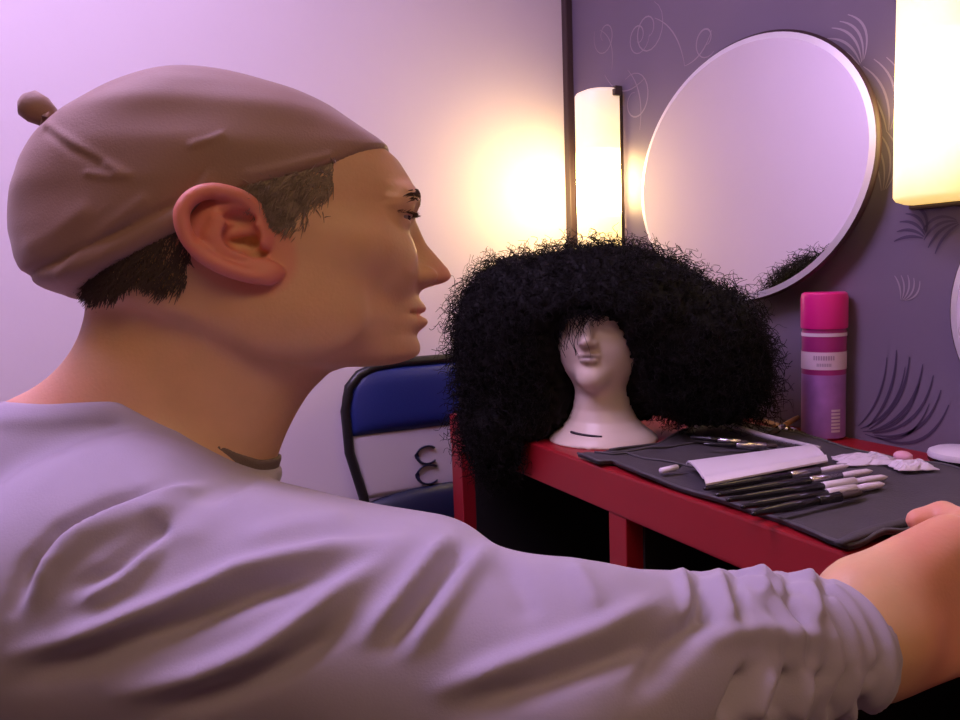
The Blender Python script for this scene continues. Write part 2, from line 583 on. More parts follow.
# ------------------------------------------------------------------ wall lamps
def wall_lamp(yc, zc, w, h, dep, label, peak):
    t = empty('wall_lamp', (XW, yc, zc), label, 'wall lamp', 'tube lamps beside the round mirror')
    b = MB().box((XW - 0.02, yc - w / 2 + .004, zc - h / 2 - .006), (XW, yc + w / 2 - .004, zc + h / 2 + .004), 0.003)
    b.build('backplate', M['lampbase'], t)
    # half-round glass shade
    v, f = [], []
    n = 20
    prof = [(-h / 2, 0.80), (-h / 2 + .004, 0.95), (-h / 2 + .010, 1.0), (h / 2 - .010, 1.0), (h / 2 - .004, 0.95), (h / 2, 0.80)]
    nz = []
    for k in range(len(prof) - 1):
        m = 12 if k == 2 else 1
        for q in range(m):
            tt = q / m
            nz.append((prof[k][0] + (prof[k + 1][0] - prof[k][0]) * tt, prof[k][1] + (prof[k + 1][1] - prof[k][1]) * tt))
    nz.append(prof[-1])
    for z, s in nz:
        for k in range(n + 1):
            a = PI * k / n
            ca, sa = math.cos(a), math.sin(a)
            cx = abs(sa) ** 0.7
            v.append((XW - 0.012 - dep * s * cx, yc - w / 2 * s * math.copysign(abs(ca) ** 0.8, ca), zc + z))
    for i in range(len(nz) - 1):
        for k in range(n):
            q = i * (n + 1) + k
            f.append([q, q + 1, q + n + 2, q + n + 1])
    f.append(list(range(n + 1))[::-1]); f.append([(len(nz) - 1) * (n + 1) + k for k in range(n + 1)])
    g = MB().raw(v, f)
    o = g.build('shade', lamp_mat('lamp_glow', h, peak, 0.9 / peak), t, smooth=False)
    auto_smooth(o, 50)
    # little corner clips
    MB().box((XW - 0.03, yc - w / 2 - .008, zc + h / 2 - .02), (XW - 0.012, yc - w / 2 + .004, zc + h / 2 - .006), .002).build('clip', M['lampbase'], t)
    MB().box((XW - 0.03, yc + w / 2 - .004, zc - h / 2 + .006), (XW - 0.012, yc + w / 2 + .008, zc - h / 2 + .02), .002).build('clip', M['lampbase'], t)
    return t


LY = hit(601, 160, 0, XW - .04)
wall_lamp(1.548, LY[2] - 0.022, 0.105, 0.352, 0.07, 'small lit tube lamp on the purple wall left of the round mirror', 60.0)
RYb = hit(905, 205, 0, XW - .03)
wall_lamp(0.728, RYb[2] + 0.175, 0.125, 0.352, 0.07, 'big glowing tube lamp right of the round mirror, cut by the photo edge', 14.0)

# ------------------------------------------------------------------ round wall mirror
def wall_mirror(yc, a, zc, b, label, TL):
    t = empty('wall_mirror', (XW, yc, zc), label, 'mirror', 'round mirrors on the purple wall')
    n = 96
    def ring(s, x): return [(x - .004 - b * TL - TL * (-(b - s) * math.sin(2 * PI * k / n)), yc + (a - s) * math.cos(2 * PI * k / n), zc + (b - s) * math.sin(2 * PI * k / n)) for k in range(n)]
    back = MB()
    rs = [ring(0.004, XW - .001), ring(0.0, XW - .010), ring(0.006, XW - .014)]
    v = sum(rs, [])
    f = [[i * n + k, i * n + (k + 1) % n, (i + 1) * n + (k + 1) % n, (i + 1) * n + k] for i in range(2) for k in range(n)]
    back.raw(v, f).build('rim', M['dark_strip'], t, smooth=True)
    bev = MB()
    rs = [ring(0.004, XW - .0142), ring(0.014, XW - .0165)]
    f = [[k, (k + 1) % n, n + (k + 1) % n, n + k] for k in range(n)]
    bev.raw(sum(rs, []), f).build('bevel_edge', M['bevel'], t, smooth=True)
    gl = MB().raw(ring(0.014, XW - .0165), [list(range(n))])
    gl.build('glass', M['mirror'], t)


L_, R_ = hit(645, 190, 0, XW - .02), hit(884, 140, 0, XW - .02)
T_, B_ = hit(772, 30, 0, XW), hit(757, 303, 0, XW - .03)
wall_mirror((L_[1] + R_[1]) / 2, (L_[1] - R_[1]) / 2, (T_[2] + B_[2]) / 2, (T_[2] - B_[2]) / 2,
            'big round frameless mirror hung on the purple wall between the lamps', 0.06)
L_ = hit(947, 309, 0, XW - .02)
wall_mirror(L_[1] - 0.235, 0.235, L_[2], 0.20, 'second round mirror low on the wall, only its pale edge showing at the right', 0.0)

# ------------------------------------------------------------------ red dressing table
XF = 0.637
DYL = 1.50


def dressing_table():
    t = empty('dressing_table', ((XF + XW) / 2, 0.8, 0), 'red lacquered dressing table with open black compartments along the purple wall', 'table')
    y0, y1 = 0.02, DYL
    th = 0.062
    MB().box((XF, y0, DESK_Z - th), (XW - .002, y1, DESK_Z), 0.004).build('top', M['red'], t)
    def panel(yc, w):
        o = MB().box((XF + .002, yc - w / 2, 0.0), (XW - .006, yc + w / 2, DESK_Z - th), 0.002)
        o.build('upright', M['red'], t)
    ys = [y1 - 0.026, hit(616, 520, 0, XF)[1], 0.62, 0.05]
    for y in ys: panel(y, 0.05 if y != ys[1] else 0.042)
    ys.sort()
    for a, b in zip(ys[:-1], ys[1:]):
        MB().box((XW - .03, a + .021, 0.06), (XW - .012, b - .021, DESK_Z - th)).build('back_panel', M['black_board'], t)
        MB().box((XF + .02, a + .0255, 0.06), (XW - .03, b - .0255, 0.09)).build('bottom_shelf', M['black_board'], t)
        # black boards on the compartment's inner sides and top, colour assumed
        ln = MB()
        ln.box((XF + .03, a + .0212, 0.09), (XW - .03, a + .0262, DESK_Z - th - .001))
        ln.box((XF + .03, b - .0262, 0.09), (XW - .03, b - .0212, DESK_Z - th - .001))
        ln.box((XF + .03, a + .0262, DESK_Z - th - .006), (XW - .03, b - .0262, DESK_Z - th - .001))
        ln.build('inner_board', M['black_board'], t)


dressing_table()

# ------------------------------------------------------------------ folded blue chair leaning on the white wall
def folding_chair():
    x0, x1 = 0.462, 0.875
    xc = (x0 + x1) / 2
    zt = 0.945
    hw = (x1 - x0) / 2
    def pt(x, z, off=0.0):    # plane of the folded chair, leaning back to the wall
        return np.array([x, YW - 0.045 - (zt - z) * 0.085 - off, z])
    t = empty('folding_chair', (xc, YW - 0.12, 0), 'folded blue and white chair leaning on the white wall behind the black wig', 'chair')
    # outline of the back: rounded top, drawing in towards the seat
    def side(s, z):
        return xc + s * np.interp(z, [0.0, 0.45, 0.66, 0.76, 0.85, 0.90, 0.925, 0.938, 0.945], [0.17, 0.165, hw - .030, hw - .006, hw - .004, hw - .016, hw - .04, hw - .075, hw - .13])
    zs = [0.012, 0.2, 0.45, 0.56, 0.66, 0.72, 0.76, 0.80, 0.85, 0.88, 0.90, 0.915, 0.925, 0.933, 0.938, 0.942, 0.945]
    path = [pt(side(-1, z), z) for z in zs] + [pt(side(1, z), z) for z in zs[::-1]]
    MB().tube(path, 0.011, 12).build('frame', M['tube'], t, smooth=True)
    def pad(z0, z1, m, name, bulge, off=0.004, scoop=0.0):
        n, mth = 22, 12
        v, f = [], []
        for i in range(mth + 1):
            for k in range(n + 1):
                u = k / n * 2 - 1
                top = z1 + scoop * (1 - u * u)
                z = z0 + (top - z0) * i / mth
                z = min(z, 0.936)
                s = side(1, z) - xc - 0.008
                e = (1 - abs(u) ** 6) * (1 - abs(i / mth * 2 - 1) ** 6)
                v.append(pt(xc + u * s, z, off + bulge * e))
        for i in range(mth):
            for k in range(n):
                q = i * (n + 1) + k
                f.append([q, q + 1, q + n + 2, q + n + 1])
        nn = len(v)
        v += [p + np.array([0, 0.012, 0]) for p in v]
        f += [[a + nn for a in q[::-1]] for q in f]
        rim = list(range(n + 1)) + [i * (n + 1) + n for i in range(1, mth + 1)] + [mth * (n + 1) + k for k in range(n - 1, -1, -1)] + [i * (n + 1) for i in range(mth - 1, 0, -1)]
        for a, b in zip(rim, rim[1:] + rim[:1]): f.append([b, a, a + nn, b + nn])
        return MB().raw(v, f).build(name, m, t, smooth=True)
    pad(0.795, 0.937, M['blue'], 'backrest_pad', 0.012)
    w = pad(0.655, 0.803, M['panelwhite'], 'back_panel', 0.003, 0.0)
    # the dark looped mark printed on the pale panel
    mk = MB()
    g = hit(423, 467, 1, YW - 0.085)
    cx, cz = g[0], g[2]
    for s, r in ((1, 0.022), (-1, 0.024)):
        pts = [pt(cx + 0.018 + r * 1.15 * math.cos(a), cz + s * 0.022 + r * 0.9 * math.sin(a), 0.0055) for a in np.linspace(0.25 * PI, 1.75 * PI, 16)]
        mk.tube(pts, 0.0064, 8, flat=0.35)
    mk.build('printed_mark', M['navy'], w, smooth=True)
    pad(0.44, 0.645, M['navy'], 'seat_pad', 0.016, 0.008, scoop=0.02)
    leg = [pt(xc + s * 0.185, z, 0.03) for s in (-1,) for z in (0.012, 0.3, 0.55)]
    for s in (-1, 1):
        MB().tube([pt(xc + s * 0.150, 0.012, 0.028), pt(xc + s * 0.150, 0.3, 0.028), pt(xc + s * 0.150, 0.45, 0.02)], 0.010, 10).build('leg', M['tube'], t, smooth=True)
    MB().tube([pt(xc - 0.15, 0.16, 0.028), pt(xc + 0.15, 0.16, 0.028)], 0.008, 10).build('crossbar', M['tube'], t, smooth=True)


folding_chair()

# ------------------------------------------------------------------ mannequin head
HB = hit(603, 439, 2, DESK_Z)          # centre of its foot
MANK = 1.0
def mannequin():
    t = empty('mannequin_head', HB, 'pale mannequin head on a flared neck under the black wig', 'mannequin head')
    # local frame: x' = camera right, y' = away, z = up (metres), origin foot centre; the face looks to the camera and slightly left
    a = math.radians(16)
    toc = -np.array([HB[0], HB[1], 0]); toc /= np.linalg.norm(toc)
    ca, sa = math.cos(-a), math.sin(-a)
    front = np.array([toc[0] * ca - toc[1] * sa, toc[0] * sa + toc[1] * ca, 0])
    right = np.cross(front, [0, 0, 1.0])      # the mannequin's right, seen on the left
    global MAN
    MAN = (HB, front, right)
    mm = 1000.0
    xs = axis_pts((-105, 105, 2.2)); ys = axis_pts((-110, 110, 2.2)); zs = axis_pts((-4, 300, 2.2))
    Fd = Field(xs, ys, zs)       # x lateral(right), y front, z up   in millimetres
    # neck with flared foot
    hz = np.array([-4, 0, 4, 12, 22, 36, 55, 80, 110, 150, 200]); hr = np.array([84, 86, 85, 78, 66, 54, 46, 42, 42, 44, 40])
    def neck(x, y, z):
        r = np.interp(z, hz, hr).astype(np.float32)
        lean = np.interp(z, [0, 200], [0, 6]).astype(np.float32)
        d = np.sqrt((x / 1.06) ** 2 + (y - lean) ** 2) - r
        return np.maximum(d * 0.8, np.maximum(-z, z - 170))
    Fd.add((neck, ((-100, -100, -4), (100, 100, 180))), 5)
    Fd.add(ell((0, -8, 195), (80, 84, 88)), 20)
    Fd.add(ell((0, 24, 152), (66, 56, 60)), 22)
    Fd.add(ell((0, 62, 107), (22, 18, 15)), 18)      # chin
    Fd.add(ell((34, 46, 158), (20, 20, 18)), 16); Fd.add(ell((-34, 46, 158), (20, 20, 18)), 16)
    Fd.add(cap_((0, 78, 188), (0, 95, 158), 6, 9), 8)  # nose
    Fd.add(ell((9, 85, 155), (7, 9, 6)), 5); Fd.add(ell((-9, 85, 155), (7, 9, 6)), 5)
    for s in (1, -1):
        Fd.add(ell((s * 28, 70, 196), (24, 10, 7)), 8)
        Fd.cut(ell((s * 29, 86, 181), (17, 14, 10)), 6)
        Fd.add(ell((s * 29, 68, 180), (14, 10, 8)), 4)
    Fd.add(ell((0, 80, 137), (19, 7, 4.5)), 4); Fd.add(ell((0, 79, 129), (16, 8, 5)), 4)
    Fd.cut(ell((0, 90, 133), (16, 6, 1.6)), 2)
    V, Fc = Fd.mesh()
    V = relax(V, Fc, 2)
    tint = 0.8 * np.exp(-((V[:, 2] - 133.5) / 5.5) ** 2) * np.exp(-(V[:, 0] / 12) ** 4) * (V[:, 1] > 70)
    # tilt the face up a little
    z0 = 100
    tl = math.radians(9) * np.clip((V[:, 2] - 85) / 40, 0, 1)
    y, z = V[:, 1].copy(), V[:, 2] - z0
    V[:, 1] = y * np.cos(tl) - np.where(tl > 0, z, 0) * np.sin(tl); V[:, 2] = z0 + np.where(tl > 0, y * np.sin(tl) + z * np.cos(tl), z)
    W = HB + (V[:, :1] * right + V[:, 1:2] * front) / mm + V[:, 2:3] / mm * np.array([0, 0, 1.0])
    put('head', W, Fc, M['foam'], t, tint=tint)
    mk = MB()
    pts = []
    for px in np.linspace(569, 591, 8):
        # written mark on the shoulder of the foot
        ang = (px - 580) / 110
        r = np.interp(0.020 * 1000, hz, hr) / 1000 + 0.0005
        d = toc * math.cos(0.42 - ang * 4) + np.cross([0, 0, 1.0], toc) * -math.sin(0.42 - ang * 4)
        pts.append(HB + d * r * 1.02 + np.array([0, 0, 0.020 - 0.002 * (px - 580) / 11]))
    mk.tube(pts, 0.0022, 6).build('written_mark', M['ink'], t, smooth=True)


mannequin()

# ------------------------------------------------------------------ the black curly wig
def wig():
    HBv, front, right = MAN
    upv = np.array([0, 0, 1.0])
    # lobes: centre given as (lateral right(+ = photo left), front, up) mm from the foot centre, radii mm
    lobes = [((8, -25, 225), (175, 130, 112)), ((150, -15, 165), (135, 120, 165)), ((165, -8, 25), (108, 104, 122)), ((118, -25, 60), (110, 95, 110)),
             ((-135, -36, 160), (135, 108, 108)), ((-158, -50, 104), (122, 88, 94)), ((0, -55, 130), (140, 90, 140)), ((175, -10, 70), (90, 80, 120)),
             ((-55, -22, 212), (140, 115, 100)), ((80, -20, 220), (140, 115, 105))]
    xs = axis_pts((-330, 330, 7)); ys = axis_pts((-200, 160, 7)); zs = axis_pts((-90, 380, 7))
    Fd = Field(xs, ys, zs)
    for c, r in lobes:
        Fd.add(ell(c, np.array(r) * 0.86), 20)
    # opening for the face and neck
    Fd.cut(cap_((2, 150, 40), (0, 130, 150), 62, 56), 8)
    Fd.cut(cap_((0, 40, -30), (0, 40, 110), 64, 52), 8)
    Fd.cut(ell((0, 100, 160), (72, 92, 64)), 8)
    Fd.cut(ell((0, 0, 0), (95, 95, 34)), 8)
    # keep clear of the table top
    def table(x, y, z): return z - 3 + 0 * x
    def tablecut(x, y, z):
        P = HBv[0] + (x * right[0] + y * front[0]) / 1000
        Q = HBv[1] + (x * right[1] + y * front[1]) / 1000
        inside = (P > XF - 0.012) & (Q < DYL + 0.01)
        return np.where(inside, z - 4, 300) + 0 * z
    g = np.meshgrid(*Fd.ax, indexing='ij', sparse=True)
    Fd.F = smax(Fd.F, -tablecut(*g).astype(np.float32), 4)
    V, Fc = Fd.mesh()
    V = relax(V, Fc, 1)
    N = vnormals(V, Fc)
    V += N * RNG.normal(0, 3.5, (len(V), 1))
    cen = V[Fc].mean(1); nrm = vnormals(V, Fc)[Fc].mean(1)
    nb = len(V)
    allV = [V]; faces = [Fc]
    # curls
    NC = 9000
    pick = RNG.integers(0, len(cen), NC)
    npt = 15
    tt = np.linspace(0, 1, npt)
    base = cen[pick] + RNG.normal(0, 4, (NC, 3)) - nrm[pick] * 6
    dirn = nrm[pick] + RNG.normal(0, 0.55, (NC, 3)) + np.array([0, 0, -0.25])
    dirn /= np.linalg.norm(dirn, axis=1)[:, None]
    Ln = RNG.uniform(18, 52, NC)
    rad = RNG.uniform(3, 9, NC)
    tr = RNG.uniform(1.0, 2.6, NC) * RNG.choice([-1, 1], NC)
    ph = RNG.uniform(0, 6.28, NC)
    e1 = np.cross(dirn, RNG.normal(0, 1, (NC, 3))); e1 /= np.linalg.norm(e1, axis=1)[:, None]
    e2 = np.cross(dirn, e1)
    ang = ph[:, None] + tr[:, None] * 2 * PI * tt
    grow = np.minimum(1, tt * 3)
    C = base[:, None] + dirn[:, None] * (Ln[:, None] * tt)[:, :, None] + (rad[:, None] * grow)[:, :, None] * (np.cos(ang)[:, :, None] * e1[:, None] + np.sin(ang)[:, :, None] * e2[:, None])
    C[:, :, 2] -= 6 * tt ** 2
    # drop curls that would cross the face or the table
    def bad(P):
        x, y, z = P[..., 0], P[..., 1], P[..., 2]
        f = (np.abs(x) < 66) & (y > 10) & (z > 20) & (z < 203)
        X = HBv[0] + (x * right[0] + y * front[0]) / 1000; Y = HBv[1] + (x * right[1] + y * front[1]) / 1000
        tb = (X > XF - 0.004) & (Y < DYL + .004) & (z < np.where((x < -40) & (y > -30), 20, 3))
        wl = X > XW - 0.006
        nk = (np.sqrt(x * x + y * y) < 92) & (z < 40)
        ch = (Y > YW - .16) & (X < 0.9)
        return f | tb | wl | nk | ch
    ok = ~bad(C).any(1)
    C = C[ok]
    # fringe strands hanging on the forehead
    fr = []
    for i in range(80):
        x0 = RNG.uniform(-52, 62)
        yy = 84 - (x0 / 62) ** 2 * 30
        L = RNG.uniform(14, 52) * (1.5 if x0 > 0 else 0.55)
        z0 = 222
        w = RNG.uniform(-14, 16); a = RNG.uniform(0, 6.28); k = RNG.uniform(2, 6)
        fr.append([[x0 + w * s + k * math.sin(a + 7 * s), yy + 10 * math.sin(2.2 * s) + 3 * math.cos(a + 5 * s), z0 - L * s] for s in tt])
    C = np.concatenate([C, np.array(fr)])
    nC = len(C)
    T = np.gradient(C, axis=1); T /= np.linalg.norm(T, axis=2)[:, :, None] + 1e-9
    A = np.cross(T, np.array([0.3, 0.5, 0.8])); A /= np.linalg.norm(A, axis=2)[:, :, None] + 1e-9
    B = np.cross(T, A)
    rr = (RNG.uniform(0.55, 1.15, nC)[:, None] * (1 - 0.55 * tt)[None])[:, :, None]
    ring = np.stack([C + rr * (math.cos(q) * A + math.sin(q) * B) for q in (0, 2.094, 4.189)], 2)   # nC,npt,3,3
    CV = ring.reshape(-1, 3)
    ii = np.arange(nC)[:, None, None] * npt * 3 + np.arange(npt - 1)[None, :, None] * 3 + np.arange(3)[None, None, :]
    jj = np.arange(nC)[:, None, None] * npt * 3 + np.arange(npt - 1)[None, :, None] * 3 + (np.arange(3)[None, None, :] + 1) % 3
    q = np.stack([ii, jj, jj + 3, ii + 3], -1).reshape(-1, 4) + nb
    V = np.concatenate([V, CV]); Fq = np.concatenate([Fc, q])
    W = HBv + (V[:, :1] * right + V[:, 1:2] * front + V[:, 2:3] * upv) / 1000
    o = put('wig', W, Fq, M['wig'], None, loc=HBv + np.array([0, 0, 0.2]))
    tag(o, 'huge black curly afro wig worn by the mannequin head on the red table', 'wig')


wig()

# ------------------------------------------------------------------ hairspray can
def spray_can():
    b = hit(823, 437, 2, DESK_Z)
    top = at(818, 298, np.dot(b - CAM, Fw))
    H = 0.235
    r = 0.0335
    t = empty('spray_can', b, 'pink hairspray can with pale label standing by the purple wall', 'spray can')
    bd = MB().lathe([(0, 0.001), (r * .9, 0.001), (r, 0.004), (r, 0.085), (r, 0.105), (r, 0.165), (r, 0.172), (r * .96, 0.178)], b, 40, mis=[0, 0, 1, 1, 0, 0, 0])
    o = bd.build('body', [M['pinkbody'], M['purplebody']], t); auto_smooth(o, 35)
    cp = MB().lathe([(r * 1.04, 0.178), (r * 1.06, 0.181), (r * 1.06, 0.226), (r * 1.02, 0.233), (r * 0.9, 0.2355), (0, 0.2355)], b, 40)
    o = cp.build('cap', M['pink'], t); auto_smooth(o, 35)
    lb = MB().lathe([(r + .0006, 0.1135), (r + .0006, 0.1415)], b, 40).build('label_band', M['labelpink'], t, smooth=True)
    MB().lathe([(r + .0006, 0.166), (r + .0006, 0.1715)], b, 40).build('thin_band', M['labelpink'], t, smooth=True)
    # lettering rows and the small pale text block, facing the room
    d = -np.array([b[0], b[1]]); a0 = math.atan2(d[1], d[0])
    pr = MB()
    for z0, z1, lo, hi in ((0.129, 0.136, -0.45, 0.50), (0.119, 0.124, -0.3, 0.35)):
        n = 9
        for i in range(n):
            a = a0 + lo + (hi - lo) * i / n
            pr.lathe([(r + .0011, z0), (r + .0011, z1)], b, 2, a0=a, a1=a + (hi - lo) / n * 0.62)
    pr.build('lettering', M['greyink'], lb)
    tx = MB()
    for i in range(7):
        z = 0.014 + i * 0.0055
        tx.lathe([(r + .0008, z), (r + .0008, z + .0035)], b, 4, a0=a0 + 0.35, a1=a0 + 0.80)
    tx.build('text_block', M['labelpink'], t)


spray_can()

# ------------------------------------------------------------------ brush roll and what lies on it
def onmat(px, py, h=0.0): return hit(px, py, 2, DESK_Z + h)


def brush_roll():
    fr = [(578, 458), (598, 468), (612, 466), (640, 480), (700, 500), (780, 524), (830, 548), (850, 553), (905, 540), (985, 520)]
    bk = [(610, 456), (660, 447), (690, 431), (716, 424), (760, 431), (815, 443), (862, 455), (900, 463), (950, 472), (1010, 484)]
    n = 60; m = 26
    F_ = np.array([onmat(*p)[:2] for p in fr]); B_ = np.array([onmat(*p)[:2] for p in bk])
    def samp(P, t):
        d = np.r_[0, np.cumsum(np.linalg.norm(np.diff(P, axis=0), axis=1))]; d /= d[-1]
        return np.array([np.interp(t, d, P[:, i]) for i in range(2)])
    v, f = [], []
    for i in range(m + 1):
        for k in range(n + 1):
            s = k / n
            p = samp(F_, s) * (1 - i / m) + samp(B_, s) * (i / m)
            w = 0.0022 * math.sin(9 * s + 3 * i / m) + 0.0016 * math.sin(31 * s - 5 * i / m) + 0.002 * math.sin(7 * i / m + 4 * s)
            fold = 0.008 * math.exp(-((s - 0.78) / 0.03) ** 2) * (1 - i / m) + 0.006 * math.exp(-((s - 0.9) / 0.04) ** 2)
            z = DESK_Z + 0.0068 + w * 0.8 + fold
            if p[0] < XF + 0.0 and True:
                z -= 0  # stays on the table
            v.append((max(p[0], XF - 0.004), p[1], z))
    for i in range(m):
        for k in range(n):
            q = i * (n + 1) + k
            f.append([q, q + 1, q + n + 2, q + n + 1])
    N = len(v)
    v += [(a, b, max(c - 0.0045, DESK_Z + 0.0006)) for a, b, c in v]
    f += [[a + N for a in q[::-1]] for q in f]
    rim = list(range(n + 1)) + [i * (n + 1) + n for i in range(1, m + 1)] + [m * (n + 1) + k for k in range(n - 1, -1, -1)] + [i * (n + 1) for i in range(m - 1, 0, -1)]
    for a, b in zip(rim, rim[1:] + rim[:1]): f.append([b, a, a + N, b + N])
    c = onmat(760, 480)
    t = empty('brush_roll', c, 'black cloth brush roll spread open along the red table top', 'brush roll')
    put('cloth', v, f, M['cloth'], t)
    top = np.array(v[:N]).reshape(m + 1, n + 1, 3)
    # grey binding along the edges
    MB().tube([top[0, k] + (0, 0, 0.0005) for k in range(0, n + 1)], 0.0022, 6).build('binding', M['clothedge'], t, smooth=True)
    MB().tube([top[m, k] + (0, 0, 0.0005) for k in range(0, n + 1)], 0.0022, 6).build('binding', M['clothedge'], t, smooth=True)
    # folded hem panel and pocket strip
    pk = MB()
    for frac in (0.28, 0.62):
        i = int(m * frac)
        pk.tube([top[i, k] + (0, 0, 0.0015) for k in range(2, 40)], 0.003, 6, flat=0.6)
    pk.build('pocket_seam', M['clothedge'], t, smooth=True)
    rl = [onmat(*p, .011) for p in ((838, 543), (858, 536), (880, 529), (902, 523), (922, 517))]
    MB().tube(rl, [.005, .009, .010, .009, .004], 12, flat=.55).build('rolled_edge', M['cloth'], t, smooth=True)
    tg = MB()
    p = [onmat(918, 516, .012), onmat(942, 518, .012), onmat(946, 509, .012), onmat(924, 508, .012)]
    tg.raw([*p, *[q - np.array([0, 0, .003]) for q in p]], [[0, 1, 2, 3], [7, 6, 5, 4], [0, 4, 5, 1], [1, 5, 6, 2], [2, 6, 7, 3], [3, 7, 4, 0]])
    o = tg.build('sewn_tag', M['whiteplastic'], t)
    o['label'] = 'small pale sewn tag'
    return top


brush_roll()
MZ = 0.0125          # cloth surface above the table


def make_brush(a, b, label, rh=0.0042, hm='brushblack', fm='chrome', bmx='bristle', group=None, lens=(0.58, 0.2), wide=1.5, name='makeup_brush', h=None):
    """a = handle end, b = bristle tip (photo positions on the cloth)"""
    hgt = (MZ if h is None else h) + rh * wide * 0.7
    A, B = onmat(*a, hgt), onmat(*b, hgt)
    d = B - A
    t = empty(name, A, label, 'brush', group)
    l1, l2 = lens
    P = lambda s: A + d * s
    MB().tube([P(s) for s in (0, .02, .12, .35, l1)], [rh * .35, rh * .6, rh * .8, rh, rh * .85], 10).build('handle', M[hm], t, smooth=True)
    MB().tube([P(l1), P(l1 + .02), P(l1 + l2)], [rh * .95, rh * 1.05, rh * 1.2], 10).build('ferrule', M[fm], t, smooth=True)
    MB().tube([P(l1 + l2), P(l1 + l2 + (1 - l1 - l2) * .45), P(l1 + l2 + (1 - l1 - l2) * .8), P(1)], [rh * 1.1, rh * wide, rh * wide * .9, rh * .35], 10, flat=.6).build('bristles', M[bmx], t, smooth=True)
    return t


G = 'make-up brushes on the black roll'
make_brush((704, 489), (848, 466), 'dark brush right in front of the white sleeve, its tip furthest back', group=G, rh=.0048)
make_brush((716, 495), (872, 471), 'second dark brush in front of the white sleeve', group=G, rh=.0052)
make_brush((727, 500), (887, 477), 'middle dark brush of the row, with a white tip', group=G, rh=.0052, fm='whiteplastic')
make_brush((741, 507), (884, 484), 'dark brush fourth from the white sleeve, white ferrule on the right', group=G, rh=.0052, fm='whiteplastic')
make_brush((752, 514), (862, 492), 'dark brush nearest the front edge of the black roll', group=G, rh=.0052, bmx='darkbristle', fm='brushblack')
make_brush((690, 437), (748, 443), 'short silver-ended brush behind the white sleeve, left one', group=G, rh=.0042, lens=(.5, .38), bmx='darkbristle', fm='chrome')
make_brush((703, 444), (778, 446), 'silver-ended brush directly behind the white sleeve', group=G, rh=.0042, lens=(.45, .4), bmx='darkbristle', fm='chrome')
make_brush((762, 420), (806, 436), 'tan wooden brush lying at the foot of the pink can', group='tan wooden brushes behind the roll', rh=.005, hm='wood', bmx='darkbristle', h=0.001)
make_brush((800, 416), (770, 434), 'tan wooden brush crossing behind, nearest the wig', group='tan wooden brushes behind the roll', rh=.0045, hm='wood', bmx='darkbristle', h=0.001 + .011)


def white_sleeve():
    h = MZ + .004
    c = [onmat(686, 463, h), onmat(808, 447, h), onmat(828, 463, h), onmat(706, 487, h)]
    n = 12
    v, f = [], []
    for i in range(n + 1):
        s = i / n
        L = c[0] * (1 - s) + c[3] * s; Rr = c[1] * (1 - s) + c[2] * s
        z = 0.010 * (1 - (2 * s - 1) ** 2) ** .5 + (0.004 if s > .9 else 0)
        for k in range(9):
            q = k / 8
            v.append(L * (1 - q) + Rr * q + np.array([0, 0, z]))
    for i in range(n):
        for k in range(8):
            q = i * 9 + k
            f.append([q, q + 1, q + 10, q + 9])
    N = len(v)
    v += [p - np.array([0, 0, .0025]) for p in v]
    f += [[a + N for a in q[::-1]] for q in f]
    rim = list(range(9)) + [i * 9 + 8 for i in range(1, n + 1)] + [n * 9 + k for k in range(7, -1, -1)] + [i * 9 for i in range(n - 1, 0, -1)]
    for a, b in zip(rim, rim[1:] + rim[:1]): f.append([b, a, a + N, b + N])
    ctr = (c[0] + c[2]) / 2
    o = put('plastic_sleeve', v, f, M['whiteplastic'], None, loc=ctr)
    tag(o, 'long white curved plastic sleeve lying on the black brush roll', 'sleeve')
    auto_smooth(o, 50)


white_sleeve()


def bent_tool():
    h = MZ + .012
    pts = [(696, 427), (702, 422), (712, 421), (724, 423), (742, 429), (768, 437), (796, 443), (820, 448)]
    P = [onmat(x, y, h - .004 * min(1, i / 3)) for i, (x, y) in enumerate(pts)]
    t = empty('comb', P[4], 'grey tail comb with a hooked end along the back of the roll', 'comb')
    MB().tube(P, [.0034, .004, .0042, .0042, .0042, .0042, .0036, .0028], 8).build('tail', M['greycomb'], t, smooth=True)
    tb = MB()
    for i in range(14):
        s = i / 13
        p = P[4] * (1 - s) + P[6] * s
        tb.tube([p, p + np.array([-.012, -.010, -.004])], .0007, 5)
    tb.build('teeth', M['clothedge'], t)


bent_tool()

A, B = onmat(661, 471, MZ + .004), onmat(682, 466, MZ + .004)
t = empty('pencil', A, 'small white make-up pencil at the left end of the brush roll', 'pencil')
MB().tube([A, A + (B - A) * .75], .0042, 8).build('barrel', M['whiteplastic'], t, smooth=True)
MB().tube([A + (B - A) * .75, B], [.004, .0008], 8).build('tip', M['brushblack'], t, smooth=True)


